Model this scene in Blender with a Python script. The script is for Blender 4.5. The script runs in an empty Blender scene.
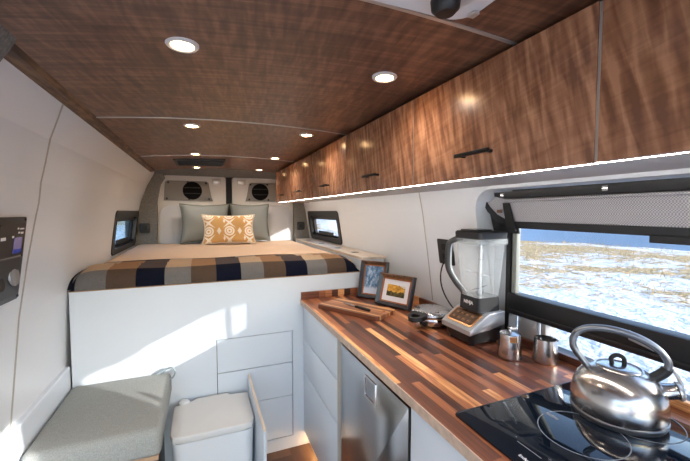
import bpy, bmesh, math, random
from mathutils import Vector, Matrix
random.seed(7)
PI = math.pi
SC = bpy.context.scene
COL = SC.collection

# ------------------------------------------------------------------ helpers
def R(d): return math.radians(d)
WM = {}                                   # world matrix of every object made here

def place(o, m, parent=None):
    COL.objects.link(o)
    if parent is not None:
        o.parent = parent
        o.matrix_local = WM[parent.name].inverted() @ m
    else:
        o.matrix_world = m
    WM[o.name] = m
    return o

def thing(name, label, cat, loc=(0, 0, 0), rotz=0, group=None):
    o = bpy.data.objects.new(name, None)
    o.empty_display_size = .05
    place(o, Matrix.Translation(loc) @ Matrix.Rotation(rotz, 4, 'Z'))
    o['label'] = label; o['category'] = cat
    if group: o['group'] = group
    return o

def tag(o, label, cat, group=None, kind=None):
    o['label'] = label; o['category'] = cat
    if group: o['group'] = group
    if kind: o['kind'] = kind
    return o

def obj(name, bm, m, parent=None, local=False, smooth=None, label=None):
    """link a bmesh as ONE mesh object. Coordinates are world ones unless local=True (then the parent's)."""
    me = bpy.data.meshes.new(name)
    bmesh.ops.recalc_face_normals(bm, faces=bm.faces[:])
    if parent is not None and not local:
        bmesh.ops.transform(bm, matrix=WM[parent.name].inverted(), verts=bm.verts[:])
    bm.to_mesh(me); bm.free()
    for mm in (m if isinstance(m, (list, tuple)) else [m]): me.materials.append(mm)
    if smooth is not None:
        for p in me.polygons: p.use_smooth = True
        me.set_sharp_from_angle(angle=R(smooth))
    o = bpy.data.objects.new(name, me)
    COL.objects.link(o)
    if parent is not None:
        o.parent = parent; WM[o.name] = WM[parent.name]
    else:
        WM[o.name] = Matrix.Identity(4)
    if label: o['label'] = label
    return o

def struct(name, bm, m, smooth=None):
    o = obj(name, bm, m, None, smooth=smooth); o['kind'] = 'structure'; return o

def add_box(bm, x0, x1, y0, y1, z0, z1, bev=0, seg=2, mat=0):
    v = [bm.verts.new(p) for p in ((x0,y0,z0),(x1,y0,z0),(x1,y1,z0),(x0,y1,z0),(x0,y0,z1),(x1,y0,z1),(x1,y1,z1),(x0,y1,z1))]
    fs = [bm.faces.new([v[i] for i in q]) for q in ((3,2,1,0),(4,5,6,7),(0,1,5,4),(1,2,6,5),(2,3,7,6),(3,0,4,7))]
    for f in fs: f.material_index = mat
    if bev:
        es = set(e for f in fs for e in f.edges)
        bmesh.ops.bevel(bm, geom=list(es), offset=bev, segments=seg, profile=.5, affect='EDGES')
    return bm

def bx(*a, **k): return add_box(bmesh.new(), *a, **k)

def add_prism(bm, poly, fn, d0, d1, bev=0, seg=2):
    """poly: 2D outline; fn(u, v, d) -> xyz; closed solid between depths d0 and d1"""
    n = len(poly)
    a = [bm.verts.new(fn(u, v, d0)) for u, v in poly]
    b = [bm.verts.new(fn(u, v, d1)) for u, v in poly]
    fa = bm.faces.new(a); fb = bm.faces.new(b[::-1])
    fs = [fa, fb]
    for i in range(n):
        j = (i + 1) % n
        fs.append(bm.faces.new((a[j], a[i], b[i], b[j])))
    if bev:
        es = list(fa.edges) + list(fb.edges)
        bmesh.ops.bevel(bm, geom=es, offset=bev, segments=seg, profile=.5, affect='EDGES')
    return bm
def prism(*a, **k): return add_prism(bmesh.new(), *a, **k)
FX = lambda u, v, d: (d, u, v)           # outline in (Y, z), depth along X
FY = lambda u, v, d: (u, d, v)           # outline in (X, z), depth along Y
FZ = lambda u, v, d: (u, v, d)           # outline in (X, Y), depth along z

def rrect(u0, u1, v0, v1, r, n=6):
    rs = r if isinstance(r, (list, tuple)) else [r] * 4     # (u1v1, u0v1, u0v0, u1v0)
    pts = []
    for (cu, cv, a0), q in zip(((1, 1, 0), (0, 1, 90), (0, 0, 180), (1, 0, 270)), rs):
        q = max(q, 1e-4)
        x = (u1 - q) if cu else (u0 + q); y = (v1 - q) if cv else (v0 + q)
        for k in range(n + 1):
            t = R(a0 + 90 * k / n)
            pts.append((x + q * math.cos(t), y + q * math.sin(t)))
    return pts

def frame_prism(outer, inner, fn, d0, d1, bm=None):
    """ring between two outlines with the same number of points"""
    bm = bm or bmesh.new(); n = len(outer)
    L = [[bm.verts.new(fn(u, v, d)) for u, v in pl] for pl, d in ((outer, d0), (inner, d0), (inner, d1), (outer, d1))]
    for k in range(4):
        A, B = L[k], L[(k + 1) % 4]
        for i in range(n):
            j = (i + 1) % n
            bm.faces.new((A[i], A[j], B[j], B[i]))
    return bm

def add_tube(bm, pts, r, n=10, cap=True, flat=1.0, up=None):
    pts = [Vector(p) for p in pts]; rings = []
    rr = r if isinstance(r, (list, tuple)) else [r] * len(pts)
    ref = Vector(up) if up else None
    prev = None
    for i, p in enumerate(pts):
        t = (pts[min(i + 1, len(pts) - 1)] - pts[max(i - 1, 0)]).normalized()
        if ref is not None: a = ref - t * ref.dot(t)
        elif prev is None: a = t.orthogonal()
        else: a = prev - t * prev.dot(t)
        a.normalize(); prev = a; b = t.cross(a)
        rings.append([bm.verts.new(p + rr[i] * (a * flat * math.cos(2*PI*k/n) + b * math.sin(2*PI*k/n))) for k in range(n)])
    for A, B in zip(rings, rings[1:]):
        for k in range(n): bm.faces.new((A[k], A[(k+1) % n], B[(k+1) % n], B[k]))
    if cap:
        bm.faces.new(rings[0][::-1]); bm.faces.new(rings[-1])
    return bm
def tube(*a, **k): return add_tube(bmesh.new(), *a, **k)

def spline(pts, n=8):
    P = [Vector(p) for p in pts]; P = [P[0] * 2 - P[1]] + P + [P[-1] * 2 - P[-2]]; out = []
    for i in range(1, len(P) - 2):
        a, b, c, d = P[i-1:i+3]
        for k in range(n):
            t = k / n
            out.append(.5 * ((2*b) + (c - a)*t + (2*a - 5*b + 4*c - d)*t*t + (-a + 3*b - 3*c + d)*t**3))
    out.append(P[-2]); return out

def add_lathe(bm, prof, c=(0, 0, 0), n=40, axis=None):
    """prof: (r, h) list; r=0 closes. axis: direction of h"""
    z = Vector(axis or (0, 0, 1)).normalized(); x = z.orthogonal().normalized(); y = z.cross(x); c = Vector(c)
    rings = []
    for r, h in prof:
        if r < 1e-6: rings.append([bm.verts.new(c + z * h)])
        else: rings.append([bm.verts.new(c + z * h + r * (x * math.cos(2*PI*k/n) + y * math.sin(2*PI*k/n))) for k in range(n)])
    for A, B in zip(rings, rings[1:]):
        for k in range(n):
            a, b = A[k % len(A)], A[(k+1) % len(A)]; d, e = B[(k+1) % len(B)], B[k % len(B)]
            q = []
            for w in (a, b, d, e):
                if w not in q: q.append(w)
            if len(q) > 2: bm.faces.new(q)
    return bm
def lathe(*a, **k): return add_lathe(bmesh.new(), *a, **k)

def plate(outer, holes, fn, d0, d1):
    bm = bmesh.new(); loops = {}
    for d in (d0, d1):
        es = []; ls_ = []
        for lp_ in [outer] + holes:
            v = [bm.verts.new(fn(p[0], p[1], d)) for p in lp_]; ls_.append(v)
            es += [bm.edges.new((p, q)) for p, q in zip(v, v[1:] + v[:1])]
        bmesh.ops.triangle_fill(bm, use_beauty=True, edges=es); loops[d] = ls_
    for A, B in zip(loops[d0], loops[d1]):
        for i in range(len(A)): bm.faces.new((A[i], A[(i+1) % len(A)], B[(i+1) % len(A)], B[i]))
    return bm

def lerp_tab(tab, z):
    if z <= tab[0][0]: return tab[0][1]
    for (a, b), (c, d) in zip(tab, tab[1:]):
        if z <= c: return b + (d - b) * (z - a) / (c - a)
    return tab[-1][1]

def text_mesh(s, size, mtx, depth=.0006, bold=False):
    cu = bpy.data.curves.new('lettering', 'FONT'); cu.body = s; cu.size = size; cu.extrude = depth
    cu.align_x = 'CENTER'; cu.align_y = 'CENTER'; cu.resolution_u = 3
    if bold: cu.offset = size * .025
    t = bpy.data.objects.new('lettering', cu); COL.objects.link(t)
    dg = bpy.context.evaluated_depsgraph_get(); dg.update()
    me = bpy.data.meshes.new_from_object(t.evaluated_get(dg))
    bm = bmesh.new(); bm.from_mesh(me); bmesh.ops.transform(bm, matrix=mtx, verts=bm.verts[:])
    bpy.data.objects.remove(t); bpy.data.curves.remove(cu); bpy.data.meshes.remove(me)
    return bm

def mtx(x, y, z, o):
    return Matrix(((x[0], y[0], z[0], o[0]), (x[1], y[1], z[1], o[1]), (x[2], y[2], z[2], o[2]), (0, 0, 0, 1)))

# ------------------------------------------------------------------ materials
def srgb(r, g, b):
    f = lambda c: (c/255)/12.92 if c/255 <= .04045 else (((c/255)+.055)/1.055)**2.4
    return (f(r), f(g), f(b), 1)

class NT:
    def __init__(s, m): s.t = m.node_tree; s.n = s.t.nodes; s.l = s.t.links
    def new(s, ty, **kw):
        n = s.n.new(ty)
        for k, v in kw.items():
            if k.startswith('i_'):
                key = k[2:]; key = int(key) if key.isdigit() else key.replace('_', ' ')
                n.inputs[key].default_value = v
            else: setattr(n, k, v)
        return n
    def link(s, a, b): s.l.new(a, b)
    def math(s, op, a, b=None, c=None):
        n = s.new('ShaderNodeMath', operation=op)
        for i, v in enumerate((a, b, c)):
            if v is None: continue
            if isinstance(v, (int, float)): n.inputs[i].default_value = v
            else: s.link(v, n.inputs[i])
        return n.outputs[0]
    def ramp(s, fac, stops, interp='LINEAR'):
        n = s.new('ShaderNodeValToRGB'); cr = n.color_ramp; cr.interpolation = interp
        while len(cr.elements) < len(stops): cr.elements.new(.5)
        for e, (p, c) in zip(cr.elements, stops): e.position = p; e.color = c
        s.link(fac, n.inputs[0]); return n.outputs[0]
    def mix(s, fac, a, b, blend='MIX'):
        n = s.new('ShaderNodeMix', data_type='RGBA', blend_type=blend)
        for i, v in ((0, fac), (6, a), (7, b)):
            if isinstance(v, (int, float, tuple)): n.inputs[i].default_value = v
            else: s.link(v, n.inputs[i])
        return n.outputs[2]

def mat(name, col=(.8, .8, .8, 1), rough=.5, metal=0, spec=.5, emit=None, estr=1, coat=0, bump=None, var=None):
    m = bpy.data.materials.new(name); m.use_nodes = True
    b = m.node_tree.nodes['Principled BSDF']
    b.inputs['Base Color'].default_value = col; b.inputs['Roughness'].default_value = rough
    b.inputs['Metallic'].default_value = metal; b.inputs['Specular IOR Level'].default_value = spec
    if coat: b.inputs['Coat Weight'].default_value = coat
    if emit: b.inputs['Emission Color'].default_value = emit; b.inputs['Emission Strength'].default_value = estr
    t = NT(m)
    if var:                                # (scale, amount) mottled colour
        ge = t.new('ShaderNodeNewGeometry'); no = t.new('ShaderNodeTexNoise', i_Scale=var[0], i_Detail=3.0)
        t.link(ge.outputs['Position'], no.inputs['Vector'])
        a = tuple(c * (1 - var[1]) for c in col[:3]) + (1,); d = tuple(min(1, c * (1 + var[1])) for c in col[:3]) + (1,)
        t.link(t.ramp(no.outputs[0], [(.3, a), (.7, d)]), b.inputs['Base Color'])
    if bump:                               # (scale, strength, distance)
        ge = t.new('ShaderNodeNewGeometry'); no = t.new('ShaderNodeTexNoise', i_Scale=bump[0], i_Detail=2.0)
        t.link(ge.outputs['Position'], no.inputs['Vector'])
        bu = t.new('ShaderNodeBump', i_Strength=bump[1], i_Distance=bump[2])
        t.link(no.outputs[0], bu.inputs['Height']); t.link(bu.outputs[0], b.inputs['Normal'])
    return m

def wood(name, dark, mid, light, sgrain, sripple, rough=.38, ripple=.5, coat=0, tilt=(0, 0, 0), big=.5):
    """figured walnut veneer: long grain streaks plus short cross-grain ripples; scales are per world axis"""
    m = mat(name, mid, rough); t = NT(m); b = t.n['Principled BSDF']
    ge = t.new('ShaderNodeNewGeometry')
    rt = t.new('ShaderNodeMapping'); rt.inputs['Rotation'].default_value = tilt; t.link(ge.outputs['Position'], rt.inputs[0])
    bigk = big
    def nz(sc, detail, dist=0., rgh=.6):
        mp = t.new('ShaderNodeMapping'); mp.inputs['Scale'].default_value = sc
        t.link(rt.outputs[0], mp.inputs[0])
        n = t.new('ShaderNodeTexNoise', i_Scale=1.0, i_Detail=detail, i_Distortion=dist, i_Roughness=rgh); t.link(mp.outputs[0], n.inputs['Vector'])
        return n.outputs[0]
    g = nz(sgrain, 5., .6); r = nz(sripple, 2., .4, .45)
    big = nz(tuple(s * .35 for s in sripple), 2.)
    f = t.math('ADD', t.math('MULTIPLY', g, 1 - ripple), t.math('MULTIPLY', r, ripple))
    f = t.math('ADD', f, t.math('MULTIPLY', t.math('SUBTRACT', big, .5), bigk))
    c = t.ramp(f, [(.36, dark), (.5, mid), (.63, light)])
    t.link(c, b.inputs['Base Color'])
    if coat: b.inputs['Coat Weight'].default_value = coat; b.inputs['Coat Roughness'].default_value = .25
    return m

def butcher(name, w, L, stops, ax=0, ay=1, rough=.33, obj_space=False):
    """block of glued strips running along axis ay, each strip stave its own tone"""
    m = mat(name, (.2, .1, .05, 1), rough); t = NT(m); b = t.n['Principled BSDF']
    if obj_space: pos = t.new('ShaderNodeTexCoord').outputs['Object']
    else: pos = t.new('ShaderNodeNewGeometry').outputs['Position']
    s = t.new('ShaderNodeSeparateXYZ'); t.link(pos, s.inputs[0])
    x, y = s.outputs[ax], s.outputs[ay]
    row = t.math('FLOOR', t.math('DIVIDE', x, w))
    wn = t.new('ShaderNodeTexWhiteNoise', noise_dimensions='1D'); t.link(t.math('ADD', row, 3.37), wn.inputs['W'])
    seg = t.math('FLOOR', t.math('ADD', t.math('DIVIDE', y, L), t.math('MULTIPLY', wn.outputs['Value'], 7.)))
    cb = t.new('ShaderNodeCombineXYZ'); t.link(row, cb.inputs[0]); t.link(seg, cb.inputs[1])
    w2 = t.new('ShaderNodeTexWhiteNoise', noise_dimensions='3D'); t.link(cb.outputs[0], w2.inputs['Vector'])
    mp = t.new('ShaderNodeMapping'); sc = [18., 18., 18.]; sc[ax] = 120.; sc[ay] = 5.; mp.inputs['Scale'].default_value = sc
    t.link(pos, mp.inputs[0])
    n = t.new('ShaderNodeTexNoise', i_Scale=1.0, i_Detail=4.0, i_Distortion=.8); t.link(mp.outputs[0], n.inputs['Vector'])
    f = t.math('ADD', w2.outputs['Value'], t.math('MULTIPLY', t.math('SUBTRACT', n.outputs[0], .5), .7))
    t.link(t.ramp(f, stops), b.inputs['Base Color'])
    return m

def glass(name, tint=(1, 1, 1, 1), gloss=.5, haze=0.):
    m = bpy.data.materials.new(name); m.use_nodes = True; t = NT(m); t.n.remove(t.n['Principled BSDF'])
    out = t.n['Material Output']
    tr = t.new('ShaderNodeBsdfTransparent'); tr.inputs[0].default_value = tint
    gl = t.new('ShaderNodeBsdfGlossy'); gl.inputs['Roughness'].default_value = .03
    fr = t.new('ShaderNodeLayerWeight'); fr.inputs[0].default_value = .5
    mx = t.new('ShaderNodeMixShader'); t.link(t.math('MULTIPLY', t.math('ADD', t.math('POWER', fr.outputs['Facing'], 4.), .04), gloss), mx.inputs[0])
    t.link(tr.outputs[0], mx.inputs[1]); t.link(gl.outputs[0], mx.inputs[2]); last = mx.outputs[0]
    if haze:
        df = t.new('ShaderNodeBsdfTranslucent'); df.inputs[0].default_value = (.9, .92, .92, 1)
        d2 = t.new('ShaderNodeBsdfDiffuse'); d2.inputs[0].default_value = (.9, .92, .92, 1)
        m1 = t.new('ShaderNodeMixShader'); t.link(df.outputs[0], m1.inputs[1]); t.link(d2.outputs[0], m1.inputs[2])
        m2 = t.new('ShaderNodeMixShader'); m2.inputs[0].default_value = haze
        t.link(last, m2.inputs[1]); t.link(m1.outputs[0], m2.inputs[2]); last = m2.outputs[0]
    t.link(last, out.inputs[0]); return m

def striped_board():
    m = mat('striped_cutting_board', rough=.4); t = NT(m); b = t.n['Principled BSDF']
    tc = t.new('ShaderNodeTexCoord'); s = t.new('ShaderNodeSeparateXYZ'); t.link(tc.outputs['Object'], s.inputs[0])
    mp = t.new('ShaderNodeMapping'); mp.inputs['Scale'].default_value = (8, 120, 30); t.link(tc.outputs['Object'], mp.inputs[0])
    n = t.new('ShaderNodeTexNoise', i_Scale=1.0, i_Detail=4.0); t.link(mp.outputs[0], n.inputs['Vector'])
    u = t.math('DIVIDE', t.math('ADD', s.outputs[1], .092), .184)
    c = t.ramp(u, [(0, srgb(112, 66, 46)), (.12, srgb(214, 166, 116)), (.20, srgb(150, 96, 66)), (.42, srgb(176, 118, 80)), (.60, srgb(206, 152, 104)), (.68, srgb(132, 82, 56)), (.84, srgb(216, 164, 112))], 'CONSTANT')
    k = t.ramp(n.outputs[0], [(.3, (.85, .85, .85, 1)), (.7, (1.25, 1.25, 1.25, 1))])
    t.link(t.mix(1., c, k, 'MULTIPLY'), b.inputs['Base Color']); return m

M = {}
M['wall'] = mat('wall_white', (.74, .77, .80, 1), .32)
M['white'] = mat('cabinet_white', (.66, .72, .785, 1), .30)
M['plastic_white'] = mat('plastic_white', (.76, .79, .82, 1), .45)
M['door_white'] = mat('rear_door_white', (.76, .74, .71, 1), .38)
M['door_grey'] = mat('door_trim_grey', (.60, .60, .62, 1), .6, bump=(220, .3, .002))
M['felt'] = mat('grey_felt', (.19, .18, .165, 1), .95, spec=.1, bump=(300, .5, .003), var=(120, .25))
M['panel_felt'] = mat('speaker_board_grey', (.26, .245, .225, 1), .85, spec=.2, bump=(400, .3, .002))
M['black'] = mat('black_plastic', (.012, .012, .013, 1), .42)
M['black_rubber'] = mat('black_rubber', (.01, .01, .011, 1), .7)
M['black_metal'] = mat('black_metal', (.012, .012, .012, 1), .35, .3)
M['dark_gap'] = mat('dark_carcass', (.02, .02, .02, 1), .9)
M['alu'] = mat('aluminium_strip', (.55, .53, .50, 1), .35, .6)
M['seam'] = mat('panel_seam', (.42, .40, .36, 1), .6)
M['steel'] = mat('brushed_steel', (.62, .60, .58, 1), .24, 1, bump=None)
M['steel_fridge'] = mat('fridge_steel', (.50, .50, .51, 1), .20, 1)
M['chrome'] = mat('chrome', (.8, .8, .8, 1), .07, 1)
M['silver'] = mat('silver_plastic', (.58, .59, .60, 1), .3, .55)
M['copper'] = mat('copper_trim', (.72, .36, .16, 1), .3, .8)
M['brown_panel'] = mat('brown_button_panel', (.13, .065, .035, 1), .3)
M['button'] = mat('brown_buttons', (.20, .11, .06, 1), .4)
M['glass'] = glass('window_glass', (.83, .835, .84, 1), .6)
M['glass_tint'] = glass('tinted_window_glass', (.72, .82, .86, 1), .6)
M['jar'] = glass('clear_jar', (.95, .97, .97, 1), .9, .17)
M['grey_metal'] = mat('dark_grey_metal', (.20, .21, .23, 1), .3, .85)
M['speaker'] = mat('black_speaker_cloth', (.008, .008, .008, 1), .95, spec=.05)
M['olive'] = mat('pale_olive_post', (.30, .31, .27, 1), .5)
M['taupe'] = mat('taupe_underside', (.42, .39, .37, 1), .45)
M['satin'] = mat('satin_ring', (.75, .72, .70, 1), .45)
M['toe_led'] = mat('toe_strip', (1, .8, .6, 1), .4, emit=(1, .55, .22, 1), estr=14)
M['ceil'] = wood('walnut_ceiling', srgb(80, 53, 41), srgb(110, 76, 58), srgb(142, 101, 78), (2.5, 55, 2.5), (52, 9, 52), rough=.36, ripple=.5, tilt=(0, 0, R(8)), big=.12)
M['door_wood'] = wood('walnut_door', srgb(126, 86, 64), srgb(162, 113, 84), srgb(194, 142, 108), (30, 5, 70), (30, 54, 8), rough=.26, ripple=.74, tilt=(R(12), 0, 0), big=.2)
M['trim_wood'] = wood('dark_trim_wood', srgb(50, 34, 24), srgb(84, 58, 40), srgb(126, 92, 62), (60, 3, 60), (60, 20, 60), rough=.5, ripple=.2)
ST = [(.0, srgb(62, 36, 28)), (.22, srgb(100, 58, 42)), (.55, srgb(138, 82, 56)), (.80, srgb(172, 106, 68)), (.93, srgb(218, 150, 94)), (1., srgb(236, 180, 122))]
M['counter'] = butcher('walnut_butcher_block', .029, .46, ST, 0, 1)
M['splash'] = butcher('walnut_backsplash_end', .11, .043, ST, 2, 0)
M['splash_side'] = butcher('walnut_backsplash_side', .09, .5, ST, 2, 1)
M['counter_edge'] = mat('counter_edge_wood_sheen', srgb(196, 170, 148), .45, var=(40, .18))  # edge wood lightened: glancing sheen is put into the base colour
M['ply'] = mat('plywood_edge', srgb(176, 146, 118), .6, var=(60, .15))
M['ply_light'] = wood('light_birch_top', srgb(204, 186, 168), srgb(216, 200, 182), srgb(226, 212, 198), (40, 5, 40), (20, 8, 20), rough=.4, ripple=.2)
M['floor'] = butcher('wood_floor', .12, .9, [(0, srgb(64, 44, 34)), (.5, srgb(88, 60, 44)), (1, srgb(110, 78, 58))], 0, 1, rough=.45)
BST = [(0, srgb(92, 48, 32)), (.35, srgb(140, 84, 56)), (.6, srgb(196, 134, 84)), (1, srgb(226, 172, 116))]
M['board'] = striped_board()
M['cushion'] = mat('grey_cushion_cloth', srgb(150, 153, 150), .95, spec=.1, bump=(500, .6, .002), var=(260, .16))
M['sheet'] = mat('peach_sheet', srgb(206, 178, 152), .9, spec=.1, bump=(60, .25, .01))
M['sage'] = mat('sage_pillow_cloth', srgb(138, 142, 140), .95, spec=.1, bump=(350, .5, .002))
M['navy'] = mat('navy_wool', srgb(36, 40, 54), .95, spec=.1)
M['frame_wood'] = mat('dark_bluish_frame', (.028, .03, .038, 1), .35)
M['frame_lip'] = mat('brown_frame_lip', srgb(160, 96, 52), .4)
M['frame_top'] = wood('walnut_frame_top', srgb(66, 44, 30), srgb(96, 66, 44), srgb(126, 90, 60), (8, 60, 60), (30, 30, 30), ripple=.2)
M['mat_board'] = mat('white_mat_board', (.82, .82, .84, 1), .8)
M['shade_mesh'] = mat('grey_mesh_shade', srgb(132, 130, 132), .9, spec=.1)
M['cook_glass'] = mat('black_cooktop_glass', (.005, .010, .020, 1), .03, spec=.5)
M['mark'] = mat('grey_printed_mark', (.26, .28, .31, 1), .5)
M['mark_white'] = mat('white_print', (.85, .85, .85, 1), .5)
M['screen'] = mat('panel_screen', (.10, .09, .16, 1), .25, emit=srgb(120, 110, 160), estr=.25)
M['screen_blue'] = mat('panel_screen_blue', (.01, .02, .12, 1), .25, emit=srgb(20, 50, 140), estr=.35)
M['panel_dark'] = mat('dark_grey_control_plate', (.035, .034, .034, 1), .4)
M['dial'] = mat('grey_dial', (.33, .34, .35, 1), .35, .4)
M['blue_print'] = mat('blue_print', srgb(70, 110, 150), .6)
M['lamp'] = mat('lamp_lens', (1, .9, .75, 1), .4, emit=(1, .60, .27, 1), estr=48)
M['led'] = mat('led_strip', (1, .9, .75, 1), .4, emit=(1, .93, .84, 1), estr=24)
M['blade'] = mat('knife_steel', (.6, .6, .62, 1), .2, 1)

# mesh-fabric weave on the shade
t = NT(M['shade_mesh']); b_ = t.n['Principled BSDF']
ck = t.new('ShaderNodeTexChecker'); ck.inputs['Scale'].default_value = 260
ck.inputs['Color1'].default_value = srgb(196, 194, 196); ck.inputs['Color2'].default_value = srgb(140, 138, 142)
t.link(t.new('ShaderNodeNewGeometry').outputs['Position'], ck.inputs[0]); t.link(ck.outputs[0], b_.inputs['Base Color'])

# brushed look on the kettle and pots: fine horizontal lines
t = NT(M['steel']); b_ = t.n['Principled BSDF']
mp = t.new('ShaderNodeMapping'); mp.inputs['Scale'].default_value = (6, 6, 900); t.link(t.new('ShaderNodeNewGeometry').outputs['Position'], mp.inputs[0])
nn = t.new('ShaderNodeTexNoise', i_Scale=1.0, i_Detail=1.0); t.link(mp.outputs[0], nn.inputs['Vector'])
t.link(t.math('ADD', t.math('MULTIPLY', nn.outputs[0],   .10), .17), b_.inputs['Roughness'])
tg = t.new('ShaderNodeTangent'); tg.direction_type = 'RADIAL'; tg.axis = 'Z'; t.link(tg.outputs[0], b_.inputs['Tangent']); b_.inputs['Anisotropic'].default_value = .55

# plaid: woven from the colour of the column and the colour of the row (UV in metres)
def plaid():
    m = mat('buffalo_check_wool', rough=.95, spec=.1, bump=(420, .5, .002)); t = NT(m); b = t.n['Principled BSDF']
    uv = t.new('ShaderNodeUVMap'); s = t.new('ShaderNodeSeparateXYZ'); t.link(uv.outputs[0], s.inputs[0])
    cyc = t.math('FRACT', t.math('DIVIDE', t.math('ADD', s.outputs[0], .60), .4035))
    cream, tan, navy = srgb(150, 147, 146), srgb(116, 97, 84), srgb(32, 36, 54)
    warp = t.ramp(cyc, [(0, cream), (.325, tan), (.66, navy)], 'CONSTANT')
    lightrow = t.ramp(t.math('DIVIDE', s.outputs[1], 1.), [(0, (0, 0, 0, 1)), (.207, (1, 1, 1, 1)), (.52, (0, 0, 0, 1)), (.66, (1, 1, 1, 1))], 'CONSTANT')
    dark = warp
    lite = t.ramp(cyc, [(0, srgb(222, 198, 168)), (.325, srgb(192, 152, 118)), (.66, srgb(112, 100, 98))], 'CONSTANT')
    c = t.mix(lightrow, dark, lite)
    wv = t.new('ShaderNodeTexNoise', i_Scale=420.0, i_Detail=1.0); t.link(t.new('ShaderNodeNewGeometry').outputs['Position'], wv.inputs['Vector'])
    k = t.ramp(wv.outputs[0], [(.3, (.72, .72, .72, 1)), (.7, (1.2, 1.2, 1.2, 1))])
    t.link(t.mix(1., c, k, 'MULTIPLY'), b.inputs['Base Color']); return m
M['plaid'] = plaid()

# damask-like print of the small cushion: rings, lozenges and sprigs in object space (x, z)
def damask():
    m = mat('ochre_damask', rough=.9, spec=.1); t = NT(m); b = t.n['Principled BSDF']
    tc = t.new('ShaderNodeTexCoord'); s = t.new('ShaderNodeSeparateXYZ'); t.link(tc.outputs['Object'], s.inputs[0])
    x, z = s.outputs[0], s.outputs[2]
    def cell(v, p, off): return t.math('SUBTRACT', t.math('PINGPONG', t.math('ADD', v, off), p / 2), 0.)
    pX, pZ = .19, .17
    def field(ox, oz):
        a = t.math('PINGPONG', t.math('ADD', x, ox), pX / 2); c = t.math('PINGPONG', t.math('ADD', z, oz), pZ / 2); return a, c
    a, c = field(10 * pX, 10 * pZ + .055)
    d = t.math('SQRT', t.math('ADD', t.math('POWER', a, 2.), t.math('POWER', c, 2.)))
    ring = t.math('LESS_THAN', t.math('ABSOLUTE', t.math('SUBTRACT', d, .040)), .0075)
    core = t.math('LESS_THAN', t.math('ABSOLUTE', t.math('SUBTRACT', d, .018)), .008)
    a2, c2 = field(10.5 * pX, 10 * pZ + .055)
    loz = t.math('LESS_THAN', t.math('ADD', t.math('MULTIPLY', a2, 1.7), c2), .036)
    a3, c3 = field(10 * pX, 10.5 * pZ + .055)
    leaf = t.math('LESS_THAN', t.math('ABSOLUTE', t.math('SUBTRACT', c3, t.math('MULTIPLY', a3, .9))), t.math('SUBTRACT', .016, t.math('MULTIPLY', a3, .26)))
    a4, c4 = field(10.25 * pX, 10.4 * pZ + .055)
    loz2 = t.math('LESS_THAN', t.math('ADD', t.math('MULTIPLY', a4, 2.2), c4), .024)
    f = ring
    for q in (core, loz, leaf, loz2): f = t.math('MAXIMUM', f, q)
    t.link(t.mix(f, srgb(206, 164, 108), srgb(238, 230, 218)), b.inputs['Base Color']); return m
M['damask'] = damask()

# the two framed pictures
def pic_snow():
    m = mat('snowy_trees_print', rough=.35); t = NT(m); b = t.n['Principled BSDF']
    tc = t.new('ShaderNodeTexCoord'); mp = t.new('ShaderNodeMapping'); mp.inputs['Scale'].default_value = (46, 46, 20); t.link(tc.outputs['Object'], mp.inputs[0])
    n = t.new('ShaderNodeTexNoise', i_Scale=1.0, i_Detail=5.0, i_Roughness=.7); t.link(mp.outputs[0], n.inputs['Vector'])
    s = t.new('ShaderNodeSeparateXYZ'); t.link(tc.outputs['Object'], s.inputs[0])
    c = t.ramp(n.outputs[0], [(.32, srgb(38, 70, 104)), (.5, srgb(92, 134, 172)), (.66, srgb(214, 228, 240))])
    low = t.ramp(t.math('ADD', s.outputs[2], t.math('MULTIPLY', n.outputs[0], .05)), [(.0, (1, 1, 1, 1)), (.085, (1, 1, 1, 1)), (.10, (0, 0, 0, 1))])
    t.link(t.mix(low, c, srgb(206, 216, 232)), b.inputs['Base Color']); return m
def pic_hill():
    m = mat('golden_hill_print', rough=.4); t = NT(m); b = t.n['Principled BSDF']
    tc = t.new('ShaderNodeTexCoord'); s = t.new('ShaderNodeSeparateXYZ'); t.link(tc.outputs['Object'], s.inputs[0])
    n = t.new('ShaderNodeTexNoise', i_Scale=70.0, i_Detail=4.0); t.link(tc.outputs['Object'], n.inputs['Vector'])
    j = t.math('MULTIPLY', t.math('SUBTRACT', n.outputs[0], .5), .03)
    h = t.math('ADD', s.outputs[2], j)
    ridge = t.math('ADD', t.math('MULTIPLY', s.outputs[0], -.30), .128)
    sky = t.math('GREATER_THAN', h, ridge)
    gold = t.ramp(n.outputs[0], [(.3, srgb(170, 110, 30)), (.55, srgb(226, 168, 62)), (.75, srgb(246, 206, 110))])
    tree = t.ramp(n.outputs[0], [(.35, srgb(38, 36, 22)), (.65, srgb(110, 96, 44))])
    c = t.mix(t.math('LESS_THAN', h, .088), gold, tree)
    t.link(t.mix(sky, c, srgb(222, 214, 196)), b.inputs['Base Color']); return m
M['pic_snow'] = pic_snow(); M['pic_hill'] = pic_hill()

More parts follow.
